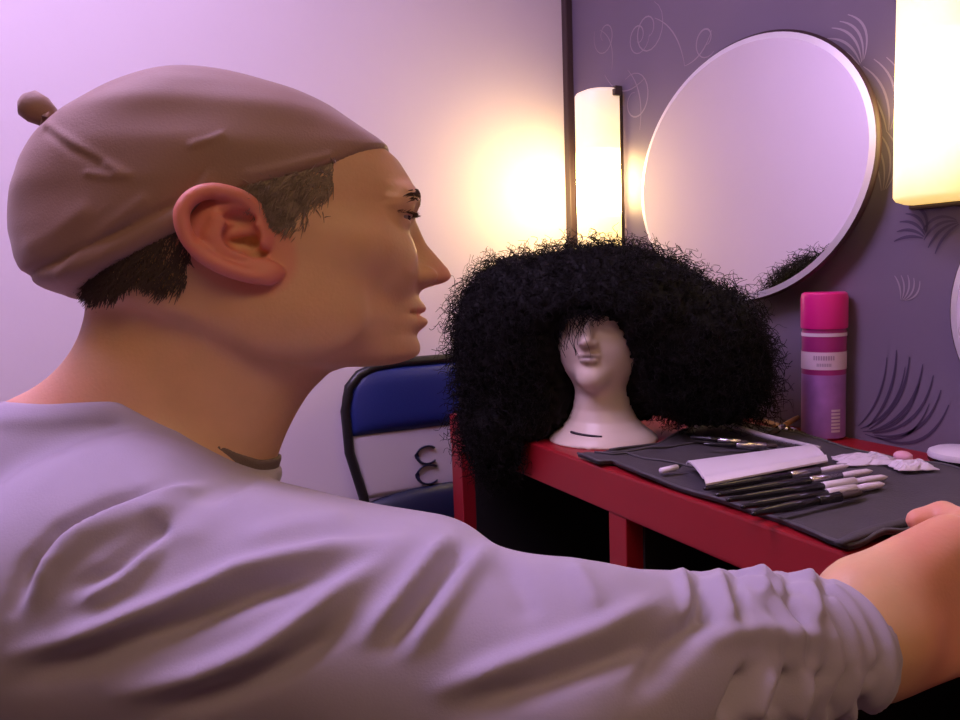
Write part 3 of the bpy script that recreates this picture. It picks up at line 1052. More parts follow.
def packet(px, py, w, d, label, m, seed, hh=.008):
    r = np.random.default_rng(seed)
    c = onmat(px, py, MZ)
    n = 10
    v, f = [], []
    ex = np.array([Rt[0], Rt[1], 0]); ex /= np.linalg.norm(ex); ey = np.array([-ex[1], ex[0], 0])
    for i in range(n + 1):
        for k in range(n + 1):
            a, b = i / n * 2 - 1, k / n * 2 - 1
            e = (1 - a ** 4) * (1 - b ** 4)
            v.append(c + ex * a * w / 2 * (1 + .06 * r.normal()) + ey * b * d / 2 * (1 + .06 * r.normal()) + np.array([0, 0, .002 + hh * e * (0.5 + .5 * r.random())]))
    for i in range(n):
        for k in range(n):
            q = i * (n + 1) + k
            f.append([q, q + n + 1, q + n + 2, q + 1])
    N = len(v)
    v += [np.array([p[0], p[1], c[2] + .0008]) for p in v]
    f += [[a + N for a in q[::-1]] for q in f]
    rim = [k for k in range(n + 1)] + [i * (n + 1) + n for i in range(1, n + 1)] + [n * (n + 1) + k for k in range(n - 1, -1, -1)] + [i * (n + 1) for i in range(n - 1, 0, -1)]
    for a, b in zip(rim, rim[1:] + rim[:1]): f.append([a, b, b + N, a + N])
    o = put('plastic_packet', v, f, m, None, loc=c, smooth=False)
    tag(o, label, 'packet', 'crumpled plastic packets')
    return o


packet(866, 461, .075, .055, 'crumpled pale plastic packet right of the white sleeve', M['clear'], 3)
packet(912, 468, .050, .034, 'small crumpled pale packet beside the pink sponge', M['clear'], 5, .010)

c = onmat(903, 458, .012)
b_ = bmesh.new(); bmesh.ops.create_uvsphere(b_, u_segments=18, v_segments=12, radius=1)
for v_ in b_.verts:
    v_.co = Vector((c[0] + v_.co.x * .011, c[1] + v_.co.y * .013, c[2] + .002 + v_.co.z * (.008 if v_.co.z > 0 else .012)))
o = MB().bm(b_).build('makeup_sponge', M['pinkpuff'], None, smooth=True, loc=c)
tag(o, 'small pink make-up sponge at the back of the brush roll', 'sponge')


def compact():
    c = onmat(962, 463, .004)
    t = empty('powder_compact', c, 'oval white powder compact at the right edge behind the brush roll', 'compact')
    r = .042
    ex = .95
    o = MB().lathe([(0, 0), (r * .93, 0), (r, .004), (r, .008), (0, .008)], c, 40, sx=ex).build('base', M['brushblack'], t); auto_smooth(o)
    o = MB().lathe([(0, .008), (r, .008), (r * 1.02, .011), (r * .98, .016), (r * .8, .0195), (0, .0215)], c, 40, sx=ex).build('lid', M['whiteplastic'], t); auto_smooth(o)


compact()


# ------------------------------------------------------------------ the person
HD = 0.55
KP = HD / FPX                      # metres per unit of the figure's modelling space


def uvw(px, py, depth):
    s = depth / HD
    return np.array([480 + (px - 480) * s, (depth - HD) / KP, 360 + (py - 360) * s])


def w2u(p):
    d = np.asarray(p, float) - CAM
    return np.array([480 + (d @ Rt) / KP, (d @ Fw - HD) / KP, 360 - (d @ Up) / KP])


def u2w(V):
    V = np.asarray(V, float)
    return CAM + ((V[:, :1] - 480) * KP) * Rt + (HD + V[:, 1:2] * KP) * Fw - ((V[:, 2:3] - 360) * KP) * Up


# x = to the right (the way he faces), y = away from the camera, z = DOWN  (units of KP)
HY = math.radians(9)               # head turned slightly away
PIV = np.array([225.0, 0.0, 250.0])


def to_head(x, y, z):
    c, s = math.cos(HY), math.sin(HY)
    dx, dy = x - PIV[0], y - PIV[1]
    return PIV[0] + c * dx + s * dy, PIV[1] - s * dx + c * dy, z


def from_head(V):
    c, s = math.cos(HY), math.sin(HY)
    dx, dy = V[..., 0] - PIV[0], V[..., 1] - PIV[1]
    return np.stack([PIV[0] + c * dx - s * dy, PIV[1] + s * dx + c * dy, V[..., 2]], -1)


def hp(prim):
    """a primitive given in head space"""
    f, (lo, hi) = prim
    g = lambda x, y, z: f(*to_head(x, y, z))
    c = from_head(((np.asarray(lo) + np.asarray(hi)) / 2)[None])[0]
    h = (np.asarray(hi) - np.asarray(lo)) / 2
    h = np.array([h[0] + .2 * h[1], h[1] + .2 * h[0], h[2]])
    return g, (c - h, c + h)


def table1(pts, sm=2.0):
    z = np.array([p[0] for p in pts], float); x = np.array([p[1] for p in pts], float)
    zz = np.arange(40, 480, 0.5)
    v = np.interp(zz, z, x)
    k = np.exp(-0.5 * (np.arange(-16, 17) * 0.5 / sm) ** 2); k /= k.sum()
    v = np.convolve(np.pad(v, 16, mode='edge'), k, 'valid')
    return lambda q: np.interp(q, zz, v).astype(np.float32)


T_front = table1([(40, 200), (82, 205), (86, 240), (93, 272), (104, 305), (118, 336), (131, 360), (145, 381), (158, 398), (178, 411), (192, 417), (204, 417),
                  (215, 412), (240, 407), (262, 410), (280, 414), (290, 417), (300, 418), (312, 417), (322, 418), (333, 417), (345, 419), (354, 418), (361, 412), (370, 400), (480, 400)])
T_back = table1([(40, 195), (80, 192), (85, 170), (93, 146), (108, 118), (132, 94), (160, 76), (195, 68), (225, 70), (260, 82), (285, 95), (310, 108), (330, 116), (480, 116)], 4)
T_wid = table1([(40, 4), (80, 6), (86, 38), (93, 60), (108, 80), (132, 95), (170, 105), (205, 107), (240, 104), (268, 99), (290, 94), (320, 87), (345, 77), (365, 64), (480, 50)], 4)
T_nose = table1([(40, 0), (208, 0), (215, 3), (222, 8), (230, 13), (240, 20), (250, 28), (258, 34), (266, 39.5), (272, 41), (276, 38), (279, 33), (282, 23), (285, 11), (288, 5), (293, 1), (297, 0), (480, 0)], 0.9)
T_nw = table1([(40, 9), (215, 10), (240, 13), (258, 17), (272, 22), (280, 23), (480, 20)], 3)
T_lip = table1([(40, 0), (293, 0), (298, 2.5), (303, 7), (307, 9.5), (310, 8), (312.5, 2), (314.5, 2.5), (317, 9), (321, 11), (325, 8), (331, 1), (336, -1), (343, 1), (350, 2), (358, 0), (480, 0)], 0.8)
XC = 205.0


def head_f(x, y, z):
    """x,y,z in head space"""
    ay = np.abs(y)
    nose = T_nose(z) * np.exp(-(ay / T_nw(z)) ** 2.4)
    lip = T_lip(z) * np.exp(-(ay / 27.0) ** 2.6)
    xf = T_front(z) + nose + lip
    a = np.where(x > XC, xf - XC, XC - T_back(z))
    w = T_wid(z)
    # the face narrows towards the front below the brow
    fx = np.clip((x - 300) / 120, 0, 1)
    w = w * (1 - 0.10 * fx * np.clip((z - 215) / 60, 0, 1))
    p = np.where(x > XC, 2.35, 2.15)
    g = ((np.abs(x - XC) / a) ** p + (ay / w) ** p) ** (1 / p)
    f = (g - 1) * np.minimum(a, w) * 0.8
    vj = 367 - np.clip(335 - x, 0, 200) * 0.30 + 0 * y
    f = smax(f, (z - vj) * 0.85, 12)
    f = smax(f, (85 - z) * 0.9, 10)
    return f


EYE = [(390.0, -45.0, 219.0), (390.0, 45.0, 219.0)]


def ear(Fd, s):
    def P(u, v, o): return (201 + (u - 176) * .875, s * (o - 12), 210 + (v - 188) * .875)
    base = 100
    # helix, traced all round, then down to the lobe
    hel = [(258, 222, 106), (250, 206, 113), (234, 196, 120), (212, 193, 126), (194, 200, 130), (184, 216, 132), (187, 236, 131), (199, 253, 129), (218, 266, 126), (242, 274, 121), (262, 276, 115), (272, 270, 110)]
    H = np.array(hel, float)
    tq = np.linspace(0, len(H) - 1, 45)
    def cr(q):
        i = min(int(q), len(H) - 2); f = q - i
        p0, p1, p2, p3 = H[max(i - 1, 0)], H[i], H[i + 1], H[min(i + 2, len(H) - 1)]
        return 0.5 * (2 * p1 + (p2 - p0) * f + (2 * p0 - 5 * p1 + 4 * p2 - p3) * f * f + (3 * p1 - p0 - 3 * p2 + p3) * f ** 3)
    hs = [cr(q) for q in tq]
    for a, b in zip(hs[:-1], hs[1:]):
        Fd.add(hp(cap_(P(*a), P(*b), 6.6, 6.6)), 2)
    Fd.add(hp(ell(P(252, 266, 115), (19, 7, 9))), 6)         # lobe
    # thin plate behind
    Fd.add(hp(ell(P(222, 234, 116), (35, 7, 33))), 5)
    Fd.add(hp(cap_(P(222, 234, 104), P(235, 240, 92), 26, 30)), 8)
    ant = [(232, 212, 121), (216, 220, 123), (208, 236, 123), (216, 250, 121), (236, 257, 118)]
    for a, b in zip(ant[:-1], ant[1:]):
        Fd.add(hp(cap_(P(*a), P(*b), 5.5, 5.5)), 4)
    Fd.cut(hp(ell(P(238, 236, 121), (16, 21, 14))), 4)        # concha
    Fd.cut(hp(ell(P(232, 212, 131), (20, 12, 6.5))), 3)          # groove under the helix
    Fd.cut(hp(ell(P(198, 226, 134), (4.5, 5, 17))), 3)
    Fd.cut(hp(ell(P(236, 218, 119), (14, 12, 7))), 3)
    Fd.cut(hp(ell(P(252, 250, 116), (11, 14, 6))), 3)
    Fd.add(hp(cap_(P(262, 224, 106), P(226, 232, 107), 5, 4.5)), 3)   # crus
    Fd.add(hp(cap_(P(260, 234, 110), P(259, 243, 111), 6.5, 5.5)), 3)  # tragus
    Fd.cut(hp(ell(P(246, 241, 112), (8, 16, 6))), 2)          # ear canal


# joints of the figure
NECK_T, NECK_B = np.array([228., 0., 305.]), np.array([166., 6., 465.])
SH_N = uvw(95, 592, 0.455)
EL_N = uvw(575, 680, 0.375)
WR_N = uvw(842, 642, 0.47)
SH_F = np.array([40., 250., 600.])
CHEST = np.array([30., 60., 760.])
hipw = u2w(np.array([[-40., 60., 1200.]]))[0]
hipw[2] = 0.565
FACE = np.array([math.cos(math.radians(-8)), math.sin(math.radians(-8)), 0])
SIDE = np.array([-FACE[1], FACE[0], 0])
HIP = w2u(hipw)


def legpts(s):
    h = hipw + SIDE * s * 0.095
    k = h + FACE * 0.40 + SIDE * s * 0.05 + np.array([0, 0, -0.015])
    a = k + FACE * 0.02 + np.array([0, 0, -k[2] + 0.10])
    toe = a + FACE * 0.14 + np.array([0, 0, -0.055])
    return h, k, a, toe


def neck_prims(grow=0.0):
    return [cap_(NECK_T, NECK_B, 90 + grow, 102 + grow, (1, 1.3, 1)),
            cap_((165, 0, 312), (140, 0, 405), 66 + grow, 76 + grow, (1, 1.1, 1)),
            cap_((282, 0, 352), (204, 0, 440), 45 + grow, 43 + grow, (1, 1.1, 1))]


def torso_prims(g=0.0):
    pr = []
    pr.append((ell(CHEST + (0, 20, 60), (185 + g, 285 + g, 260 + g)), 60))
    pr.append((cap_(CHEST + (-5, 10, 60), HIP + (0, 0, -20), 190 + g, 195 + g, (1, .85, 1)), 60))
    pr.append((cap_(NECK_B + (-25, -20, 50), SH_N + (20, 30, -8), 92 + g, 106 + g), 50))
    pr.append((cap_(NECK_B + (-25, 30, 50), SH_F, 92 + g, 100 + g), 50))
    pr.append((ell((70, 20, 560), (200 + g, 150 + g, 130 + g)), 50))
    return pr


def arm_prims(g=0.0):
    return [(cap_(SH_N, EL_N, 104 + g, 66 + g), 34), (cap_(EL_N, WR_N, 66 + g, 46 + g), 22)]


def hand_prims():
    out = []
    W = WR_N
    ax = uvw(965, 588, .50) - W; ax /= np.linalg.norm(ax)
    upd = np.array([0, 0, -1.0]); lat = np.cross(ax, upd); lat /= np.linalg.norm(lat)
    upd = np.cross(lat, ax)
    # palm: broad in the vertical direction (thumb side up)
    out.append((cap_(W - ax * 10, W + ax * 40, 46, 50), 14))
    palm_c = W + ax * 88
    for s in (-1, -.35, .35, 1):
        out.append((cap_(W + ax * 30 + upd * s * 30, W + ax * 135 + upd * s * 44, 33, 27), 16))
    # fingers curl round towards the near side
    for i, s in enumerate((1.0, .36, -.3, -.92)):
        L = (46, 52, 48, 38)[i]
        k = W + ax * 138 + upd * s * 46
        p1 = k + ax * L * .8 + lat * 16
        p2 = p1 + ax * L * .25 + lat * L * .75
        p3 = p2 - ax * L * .5 + lat * 10
        out += [(cap_(k, p1, 16, 15), 6), (cap_(p1, p2, 15, 13.5), 4), (cap_(p2, p3, 13.5, 11), 4)]
    # thumb leaves the upper side of the palm
    t0 = W + ax * 45 + upd * 28 + lat * 24
    t1 = t0 + ax * 50 - upd * 16 + lat * 26
    t2 = t1 + ax * 44 + lat * 12 - upd * 10
    out += [(cap_(W + ax * 20 + upd * 30, t0, 26, 24), 14), (cap_(t0, t1, 22, 17), 8), (cap_(t1, t2, 16, 12.5), 5)]
    return out


def skin_field():
    xs = axis_pts((-330, 20, 14), (20, 160, 4), (160, 300, 2.2), (300, 460, 1.5), (460, 800, 9), (800, 1180, 3.6))
    ys = axis_pts((-420, -145, 4.5), (-145, 30, 2.0), (30, 150, 4), (150, 430, 14))
    zs = axis_pts((62, 185, 3.2), (185, 340, 1.5), (340, 380, 2.2), (380, 480, 5), (480, 760, 5.5), (760, 2000, 20))
    Fd = Field(xs, ys, zs)
    Fd.add((lambda x, y, z: head_f(*to_head(x, y, z)), ((20, -135, 62), (465, 135, 375))), 4, pad=25)
    for s in (-1, 1):
        Fd.add(hp(ell((345, s * 66, 252), (40, 18, 20))), 34)           # cheekbone
        Fd.add(hp(ell((397, s * 34, 201), (16, 28, 9))), 15)             # brow ridge
        Fd.add(hp(ell((300, s * 72, 318), (56, 18, 36))), 34)           # jaw muscle
        Fd.cut(hp(ell((422, s * 40, 220), (15, 19, 11))), 12)
        Fd.add(hp(ell((384, s * 40, 262), (27, 24, 30))), 18)            # socket
        ex, ey, ez = EYE[0] if s < 0 else EYE[1]
        Fd.add(hp(ell((ex, ey, ez), (18.8, 19.2, 17.0))), 7)            # lids
        Fd.add(hp(ell((ex + 3, ey, ez - 10), (14, 21, 5))), 10)          # upper lid fold
        Fd.cut(hp(ell((ex + 15, ey, ez + 3.0), (12, 18, 2.1))), 1.0)    # opening between the lids
        Fd.add(hp(ell((423, s * 20, 274), (13, 8, 9))), 4)              # nostril wing
        Fd.cut(hp(ell((434, s * 9, 283), (9, 5, 4))), 2)
        Fd.cut(hp(ell((413, s * 27, 312.5), (6, 7, 2))), 2)             # mouth corner
        ear(Fd, s)
    for p in neck_prims(): Fd.add(p, 26)
    Fd.add(cap_((140, 0, 395), (10, 0, 500), 52, 90, (1, .8, 1)), 30)     # trapezius behind
    for p, k in torso_prims(-8): Fd.add(p, k)
    for p, k in arm_prims(-14): Fd.add(p, k)
    for p, k in hand_prims(): Fd.add(p, k)
    Fd.add(cap_(SH_F, SH_F + (60, 60, 380), 84, 60), 40)
    Fd.add(cap_(SH_F + (60, 60, 380), SH_F + (330, -20, 470), 58, 40), 20)
    Fd.add(ell(SH_F + (385, -35, 480), (60, 40, 34)), 12)
    for s in (-1, 1):
        h, k, a, toe = [w2u(p) for p in legpts(s)]
        Fd.add(cap_(h, k, 100, 76), 30); Fd.add(cap_(k, a, 74, 50), 20); Fd.add(cap_(a, toe, 50, 40), 14)
    V, Fc = Fd.mesh()
    return V, Fc


def person():
    base = np.array([hipw[0], hipw[1], 0.0])
    t = empty('person', base, 'person in profile wearing a nude wig cap and grey long-sleeved top, reaching one arm forward', 'person')
    V, Fc = skin_field()
    V = relax(V, Fc, 2, 0.45)
    hx, hy, hz = to_head(V[:, 0], V[:, 1], V[:, 2])
    # natural flush of the ears, nose, lips and hand
    ea, eb = (hx - 246) * .80 + (hz - 252) * .60, -(hx - 246) * .60 + (hz - 252) * .80
    ears = np.clip((1.15 - np.sqrt((ea / 58) ** 2 + (eb / 40) ** 2)) / .15, 0, 1) * np.clip((np.abs(hy) - 90) / 10, 0, 1)
    lips = np.exp(-((hz - 313) / 8) ** 2) * (hx > 415) * (np.abs(hy) < 28) * 0.55
    nosef = np.exp(-((hz - 272) / 14) ** 2) * np.clip((hx - 425) / 15, 0, 1) * .35
    hand = np.clip((V[:, 0] - 820) / 40, 0, 1) * .45
    nk = 0.30 * np.exp(-((V[:, 2] - 395) / 40) ** 2) * np.clip((190 - V[:, 0]) / 90, 0, 1)
    tint = np.clip(ears * .72 + lips + nosef + hand + nk, 0, 1)
    put('body', u2w(V), Fc, M['skin'], t, tint=tint)

    # eyes
    for ec in EYE:
        b = bmesh.new(); bmesh.ops.create_uvsphere(b, u_segments=32, v_segments=24, radius=17.6)
        pts = np.array([v.co[:] for v in b.verts])
        pts = pts[:, [2, 1, 0]]             # pole to the front
        fs = [[v.index for v in f.verts] for f in b.faces]; b.free()
        W = u2w(from_head(pts + np.array(ec)))
        mi = [1 if np.mean([pts[i][0] for i in f]) > 14.2 else 0 for f in fs]
        put('eye', W, fs, [M['eye'], M['iris']], t, fmat=mi)

    # a strand helper in modelling space
    def strands(name, roots, dirs, L, r, m, parent, bend=None, npt=6):
        mb = MB()
        for p, d, l in zip(roots, dirs, L):
            d = d / np.linalg.norm(d)
            pts = []
            for s in np.linspace(0, 1, npt):
                q = p + d * l * s
                if bend is not None: q = q + bend * l * s * s
                pts.append(q)
            P = u2w(from_head(np.array(pts)))
            mb.tube(list(P), [r * (1 - .75 * s) for s in np.linspace(0, 1, npt)], 3, cap=False)
        return mb.build(name, m, parent, smooth=True)

    rg = np.random.default_rng(3)

    def on_head(x, z, s, lift=0.0):
        """side surface of the head at (x, z): lateral position found by stepping outwards"""
        ys = np.linspace(150, 10, 281)
        f = head_f(np.full_like(ys, x), ys, np.full_like(ys, z))
        i = np.argmax(f < 0)
        return np.array([x, s * (ys[i] + lift), z])

    # eyebrows
    for s in (-1, 1):
        roots, dirs, L = [], [], []
        for i in range(210):
            q = rg.random()
            x = 416 - 30 * q ** 1.5 + rg.normal(0, 1.2)
            lat = 16 + 46 * q
            z = 201 - 5 * math.sin(PI * min(1, q * 1.2)) + rg.normal(0, 2.2)
            # put onto the brow from the front
            near_v = (np.abs(hy - s * lat) < 2.2) & (np.abs(hz - z) < 2.2) & (hx > 330)
            if not near_v.any(): continue
            xx = hx[near_v].max() - 0.3
            roots.append(np.array([xx, s * lat, z])); dirs.append(np.array([-.25 - q, s * 1.0, -.55 + q])); L.append(rg.uniform(7, 13))
        strands('eyebrow', roots, dirs, L, 0.0005, M['brow'], t, np.array([-.1, 0, .2]))
        # lashes
        roots, dirs, L = [], [], []
        ex, ey, ez = EYE[0] if s < 0 else EYE[1]
        for i in range(90):
            a = rg.uniform(-1.0, 1.45)
            roots.append(np.array([ex + 19 * math.cos(a), ey + s * 17 * math.sin(a), ez - 1.0]))
            dirs.append(np.array([math.cos(a), s * math.sin(a), .15 + rg.normal(0, .1)])); L.append(rg.uniform(6, 9))
        strands('eyelash', roots, dirs, L, 0.00035, M['brow'], t, np.array([0, 0, -.1]))

    # sideburn and nape hair
    for s in (-1, 1):
        roots, dirs, L = [], [], []
        for i in range(4500):
            x = rg.uniform(258, 334)
            top = np.interp(x, [258, 334], [208, 180])
            bot = np.interp(x, [258, 275, 290, 305, 322, 334], [222, 232, 240, 246, 246, 205])
            z = rg.uniform(top - 8, bot)
            if rg.random() < np.clip((x - 288 + (z - 215) * .35) / 42, 0, .95) * (0.6 + .4 * math.sin(z * .5)): continue
            qa, qb = (x - 246) * .80 + (z - 252) * .60, -(x - 246) * .60 + (z - 252) * .80
            if (qa / 54) ** 2 + (qb / 38) ** 2 < 1: continue
            roots.append(on_head(x, z, s, 0.8)); dirs.append(np.array([-.7 + rg.normal(0, .35), s * .16, .6 + rg.normal(0, .35)])); L.append(rg.uniform(7, 15))
        strands('sideburn', roots, dirs, L, 0.0005, M['hair_grey'], t, np.array([-.1, -.12 * s, .2]))
    roots, dirs, L = [], [], []
    for i in range(2600):
        s = -1 if rg.random() < .7 else 1
        x = rg.uniform(100, 212)
        top = np.interp(x, [100, 157, 203, 212], [300, 270, 246, 236])
        bot = np.interp(x, [100, 120, 140, 163, 182, 197, 207, 212], [309, 301, 303, 291, 299, 303, 292, 262])
        z = rg.uniform(top - 10, bot)
        r_ = on_head(x, min(z, 360), s, 0)
        if abs(r_[1]) > 130: continue
        roots.append(r_); dirs.append(np.array([-.25 + rg.normal(0, .3), s * .08, .8 + rg.normal(0, .3)])); L.append(rg.uniform(6, 13))
    strands('nape_hair', roots, dirs, L, 0.0006, M['hair'], t, np.array([-.1, 0, .1]))

    # ---- wig cap: stretched over the skull, slack bag at the back
    def cap_edge(x): return np.interp(x, [-20, 60, 99, 157, 201, 212, 228, 256, 286, 333, 382, 420], [306, 306, 298, 272, 250, 236, 217, 211, 200, 182, 152, 130])
    xs = axis_pts((-20, 420, 2.6)); ys = axis_pts((-140, 140, 3.0)); zs = axis_pts((50, 315, 2.6))
    Fd = Field(xs, ys, zs)
    g = np.meshgrid(*Fd.ax, indexing='ij', sparse=True)
    h = to_head(*g)
    C_back = table1([(40, 195), (79, 190), (83, 178), (90, 146), (105, 112), (118, 90), (133, 69), (152, 52), (175, 40), (200, 33), (240, 30), (264, 34), (279, 42), (289, 58), (297, 84), (480, 96)], 3)
    T_fr2 = table1([(40, 200), (79, 208), (83, 240), (90, 272), (100, 305), (113, 336), (127, 360), (142, 382), (157, 398), (480, 420)], 2)
    a = np.where(h[0] > XC, T_fr2(h[2]) + 2 - XC, XC - C_back(h[2]))
    w = (T_wid(h[2] + 3) + 4.5)
    w = w * np.where(h[0] < XC, 1.0, 1.0)
    p = np.where(h[0] > XC, 2.35, 2.2)
    gg = ((np.abs(h[0] - XC) / a) ** p + (np.abs(h[1]) / w) ** p) ** (1 / p)
    F0 = (gg - 1) * np.minimum(a, w) * .8
    F0 = smax(F0, (81 - h[2]) * .9, 10)
    edge = (h[2] - cap_edge(h[0])) * .85
    # elastic hem: a slightly raised band along the edge
    hem = 3.0 * np.exp(-((h[2] - cap_edge(h[0]) + 11) / 8) ** 2) * np.clip((235 - h[0]) / 30, 0, 1)
    crease = -3.0 * np.exp(-((h[2] - cap_edge(h[0]) + 25) / 3.2) ** 2) * np.clip((235 - h[0]) / 30, 0, 1)
    F0 = F0 - hem - crease
    Fd.F = smax(F0, edge, 3).astype(np.float32)
    V, Fc = Fd.mesh()
    V = relax(V, Fc, 2)
    N = vnormals(V, Fc)
    hv = np.stack(to_head(V[:, 0], V[:, 1], V[:, 2]), 1)
    disp = np.zeros(len(V))
    def crease_line(pts, amp, sig):
        nonlocal disp
        P = np.array([(480 - (480 - a) * .88 - 15, 360 - (360 - b) * .88) for a, b in pts], float)
        best = np.full(len(V), 1e9)
        for a_, b_ in zip(P[:-1], P[1:]):
            d = b_ - a_; tq = np.clip(((hv[:, [0, 2]] - a_) @ d) / (d @ d), 0, 1)
            best = np.minimum(best, np.linalg.norm(hv[:, [0, 2]] - a_ - tq[:, None] * d, axis=1))
        disp += amp * np.exp(-(best / sig) ** 2) * (hv[:, 1] < 20)
    crease_line([(46, 124), (75, 145), (100, 160), (125, 176)], 2.0, 4)
    crease_line([(50, 130), (80, 155), (108, 168)], -1.8, 4)
    crease_line([(95, 178), (118, 182), (135, 180)], 1.5, 3)
    crease_line([(195, 150), (215, 142), (222, 138)], 1.5, 3)
    crease_line([(150, 205), (110, 235), (60, 275)], 1.6, 5)
    crease_line([(90, 215), (60, 235), (30, 245)], 1.2, 8)
    crease_line([(250, 175), (285, 165), (325, 150)], 1.2, 4)
    disp += 0.7 * np.sin(hv[:, 0] * .045 + hv[:, 2] * .06) + .4 * np.sin(hv[:, 2] * .11 - hv[:, 1] * .07)
    V = V + N * disp[:, None]
    wc = put('wig_cap', u2w(V), Fc, M['cap'], t)
    wc['label'] = 'nude brown stocking wig cap'
    # the tied knot standing up at the back
    kn = MB()
    kp = from_head(np.array([(74, 0, 138), (66, 0, 131), (60, -1, 125), (52, -2, 119), (43, -3, 113), (38, -3, 110)], float))
    P = u2w(kp)
    kn.tube(list(P), [0.0062, 0.0052, 0.0072, 0.0092, 0.0088, 0.0045], 14, flat=1.15)
    kp2 = from_head(np.array([(62, -11, 130), (58, -5, 135), (64, 3, 139), (71, 9, 133), (68, 3, 125), (62, -8, 125), (61, -11, 130)], float))
    kn.tube(list(u2w(kp2)), 0.0028, 8, cap=False)
    kn.build('knot', M['cap'], wc, smooth=True)

    # ---- long-sleeved top
    xs = axis_pts((-330, -60, 12), (-60, 600, 4.0), (600, 880, 2.6), (880, 960, 8)); ys = axis_pts((-440, 60, 3.8), (60, 420, 11)); zs = axis_pts((360, 720, 3.4), (720, 1300, 14))
    Fd = Field(xs, ys, zs)
    for p, k in torso_prims(8): Fd.add(p, k)
    Fd.add(cap_((140, 0, 410), (10, 0, 500), 58, 98, (1, .8, 1)), 30)
    for p in neck_prims(6): Fd.add(p, 20)
    Fd.add(cap_(uvw(248, 537, .50), uvw(425, 600, .44), 54, 66), 34)
    for p, k in arm_prims(9): Fd.add(p, k)
    Fd.add(cap_(SH_F, SH_F + (60, 60, 380), 96, 74), 40)
    Fd.add(cap_(SH_F + (60, 60, 380), SH_F + (310, -15, 463), 72, 54), 20)
    g = np.meshgrid(*Fd.ax, indexing='ij', sparse=True)
    # cuff ends square to the forearm
    ax = (WR_N - EL_N) / np.linalg.norm(WR_N - EL_N)
    cut = (g[0] - WR_N[0]) * ax[0] + (g[1] - WR_N[1]) * ax[1] + (g[2] - WR_N[2]) * ax[2] - 4
    cut = np.where(g[0] > 640, cut, -200)
    Fd.F = smax(Fd.F, cut.astype(np.float32), 4)
    # neckline: the top ends on a sloping ring round the neck
    nl = np.where(g[0] < 420, NECKLINE(g[0], g[1], g[2]), -60)
    Fd.F = Fd.F - (4.0 * np.exp(-((nl + 10) / 8) ** 2) * np.clip((295 - g[0]) / 15, 0, 1)).astype(np.float32)
    Fd.F = smax(Fd.F, nl.astype(np.float32), 3)
    Fd.F = smax(Fd.F, (g[2] - 1255 + 0 * g[0]).astype(np.float32), 6)
    V, Fc = Fd.mesh()
    V = relax(V, Fc, 3)
    N = vnormals(V, Fc)
    dep = (HD + V[:, 1] * KP) / HD
    S = np.stack([480 + (V[:, 0] - 480) / dep, 360 + (V[:, 2] - 360) / dep], 1)
    near = np.clip((0.45 - N[:, 1]) / .5, 0, 1)
    disp = np.zeros(len(V))
    def fold(pts, amp, sig, side=0.0):
        nonlocal disp
        P = np.array(pts, float)
        best = np.full(len(V), 1e9); tt = np.zeros(len(V))
        n = len(P) - 1
        for i, (a_, b_) in enumerate(zip(P[:-1], P[1:])):
            d = b_ - a_; tq = np.clip(((S - a_) @ d) / (d @ d), 0, 1)
            dd = np.linalg.norm(S - a_ - tq[:, None] * d, axis=1)
            u = dd < best
            best = np.where(u, dd, best); tt = np.where(u, (i + tq) / n, tt)
        disp += amp * np.exp(-(best / sig) ** 2) * np.minimum(1, 4 * np.minimum(tt + .05, 1.05 - tt)) * near
    for fl in FOLDS: fold(*fl)
    # soft waviness of the cloth
    disp += near * (1.6 * np.sin(V[:, 0] * .021 + V[:, 2] * .045 + 1.0) + 1.2 * np.sin(V[:, 0] * .05 - V[:, 2] * .03))
    # wrinkles piling up round the forearm towards the cuff
    al = (V - EL_N) @ ax
    Lf = np.linalg.norm(WR_N - EL_N)
    wr = np.clip((al - Lf * .35) / (Lf * .2), 0, 1) * (V[:, 0] > 600)
    ang = np.arctan2(V[:, 2] - (EL_N[2] + ax[2] * al), V[:, 1] - (EL_N[1] + ax[1] * al))
    disp += wr * (2.0 * np.sin(al * .27 + 1.7 * np.sin(ang * 1.0 + .6)) + 1.6 * np.sin(al * .17 + 2.2 * ang))
    V = V + N * disp[:, None]
    V = relax(V, Fc, 1, .4)
    sw = put('sweater', u2w(V), Fc, M['sweater'], t)
    sw['label'] = 'grey long-sleeved jersey top'
    # undershirt showing as a dark crescent inside the neckline
    xs = axis_pts((150, 320, 2.2)); ys = axis_pts((-120, 110, 2.6)); zs = axis_pts((400, 500, 2.2))
    Fd = Field(xs, ys, zs)
    for p in neck_prims(4.6): Fd.add(p, 24)
    g = np.meshgrid(*Fd.ax, indexing='ij', sparse=True)
    nl2 = NECKLINE(np.minimum(g[0], 272), g[1], g[2]) - np.interp(g[0], [185, 205, 245, 262, 300], [-8, -2, 9, 9, 8])
    Fd.F = smax(Fd.F, nl2.astype(np.float32), 1.5)
    Fd.F = smax(Fd.F, (g[2] - 492 + 0 * g[0]).astype(np.float32), 1.5)
    Fd.F = smax(Fd.F, (160 - g[0] + 0 * g[2]).astype(np.float32), 1.5)
    V, Fc = Fd.mesh()
    us = put('undershirt_collar', u2w(V), Fc, M['collar'], t)
    us['label'] = 'dark undershirt neckline'

    # ---- trousers and shoes (below the frame)
    xs = axis_pts((-330, 900, 16)); ys = axis_pts((-360, 480, 16)); zs = axis_pts((1080, 2010, 16))
    Fd = Field(xs, ys, zs)
    Fd.add(ell(HIP + (0, 0, -30), (205, 225, 175)), 40)
    for s in (-1, 1):
        h, k, a, toe = [w2u(p) for p in legpts(s)]
        Fd.add(cap_(h, k, 112, 88), 30); Fd.add(cap_(k, a + (a - k) * -.03, 86, 66), 16)
    V, Fc = Fd.mesh(); V = relax(V, Fc, 2)
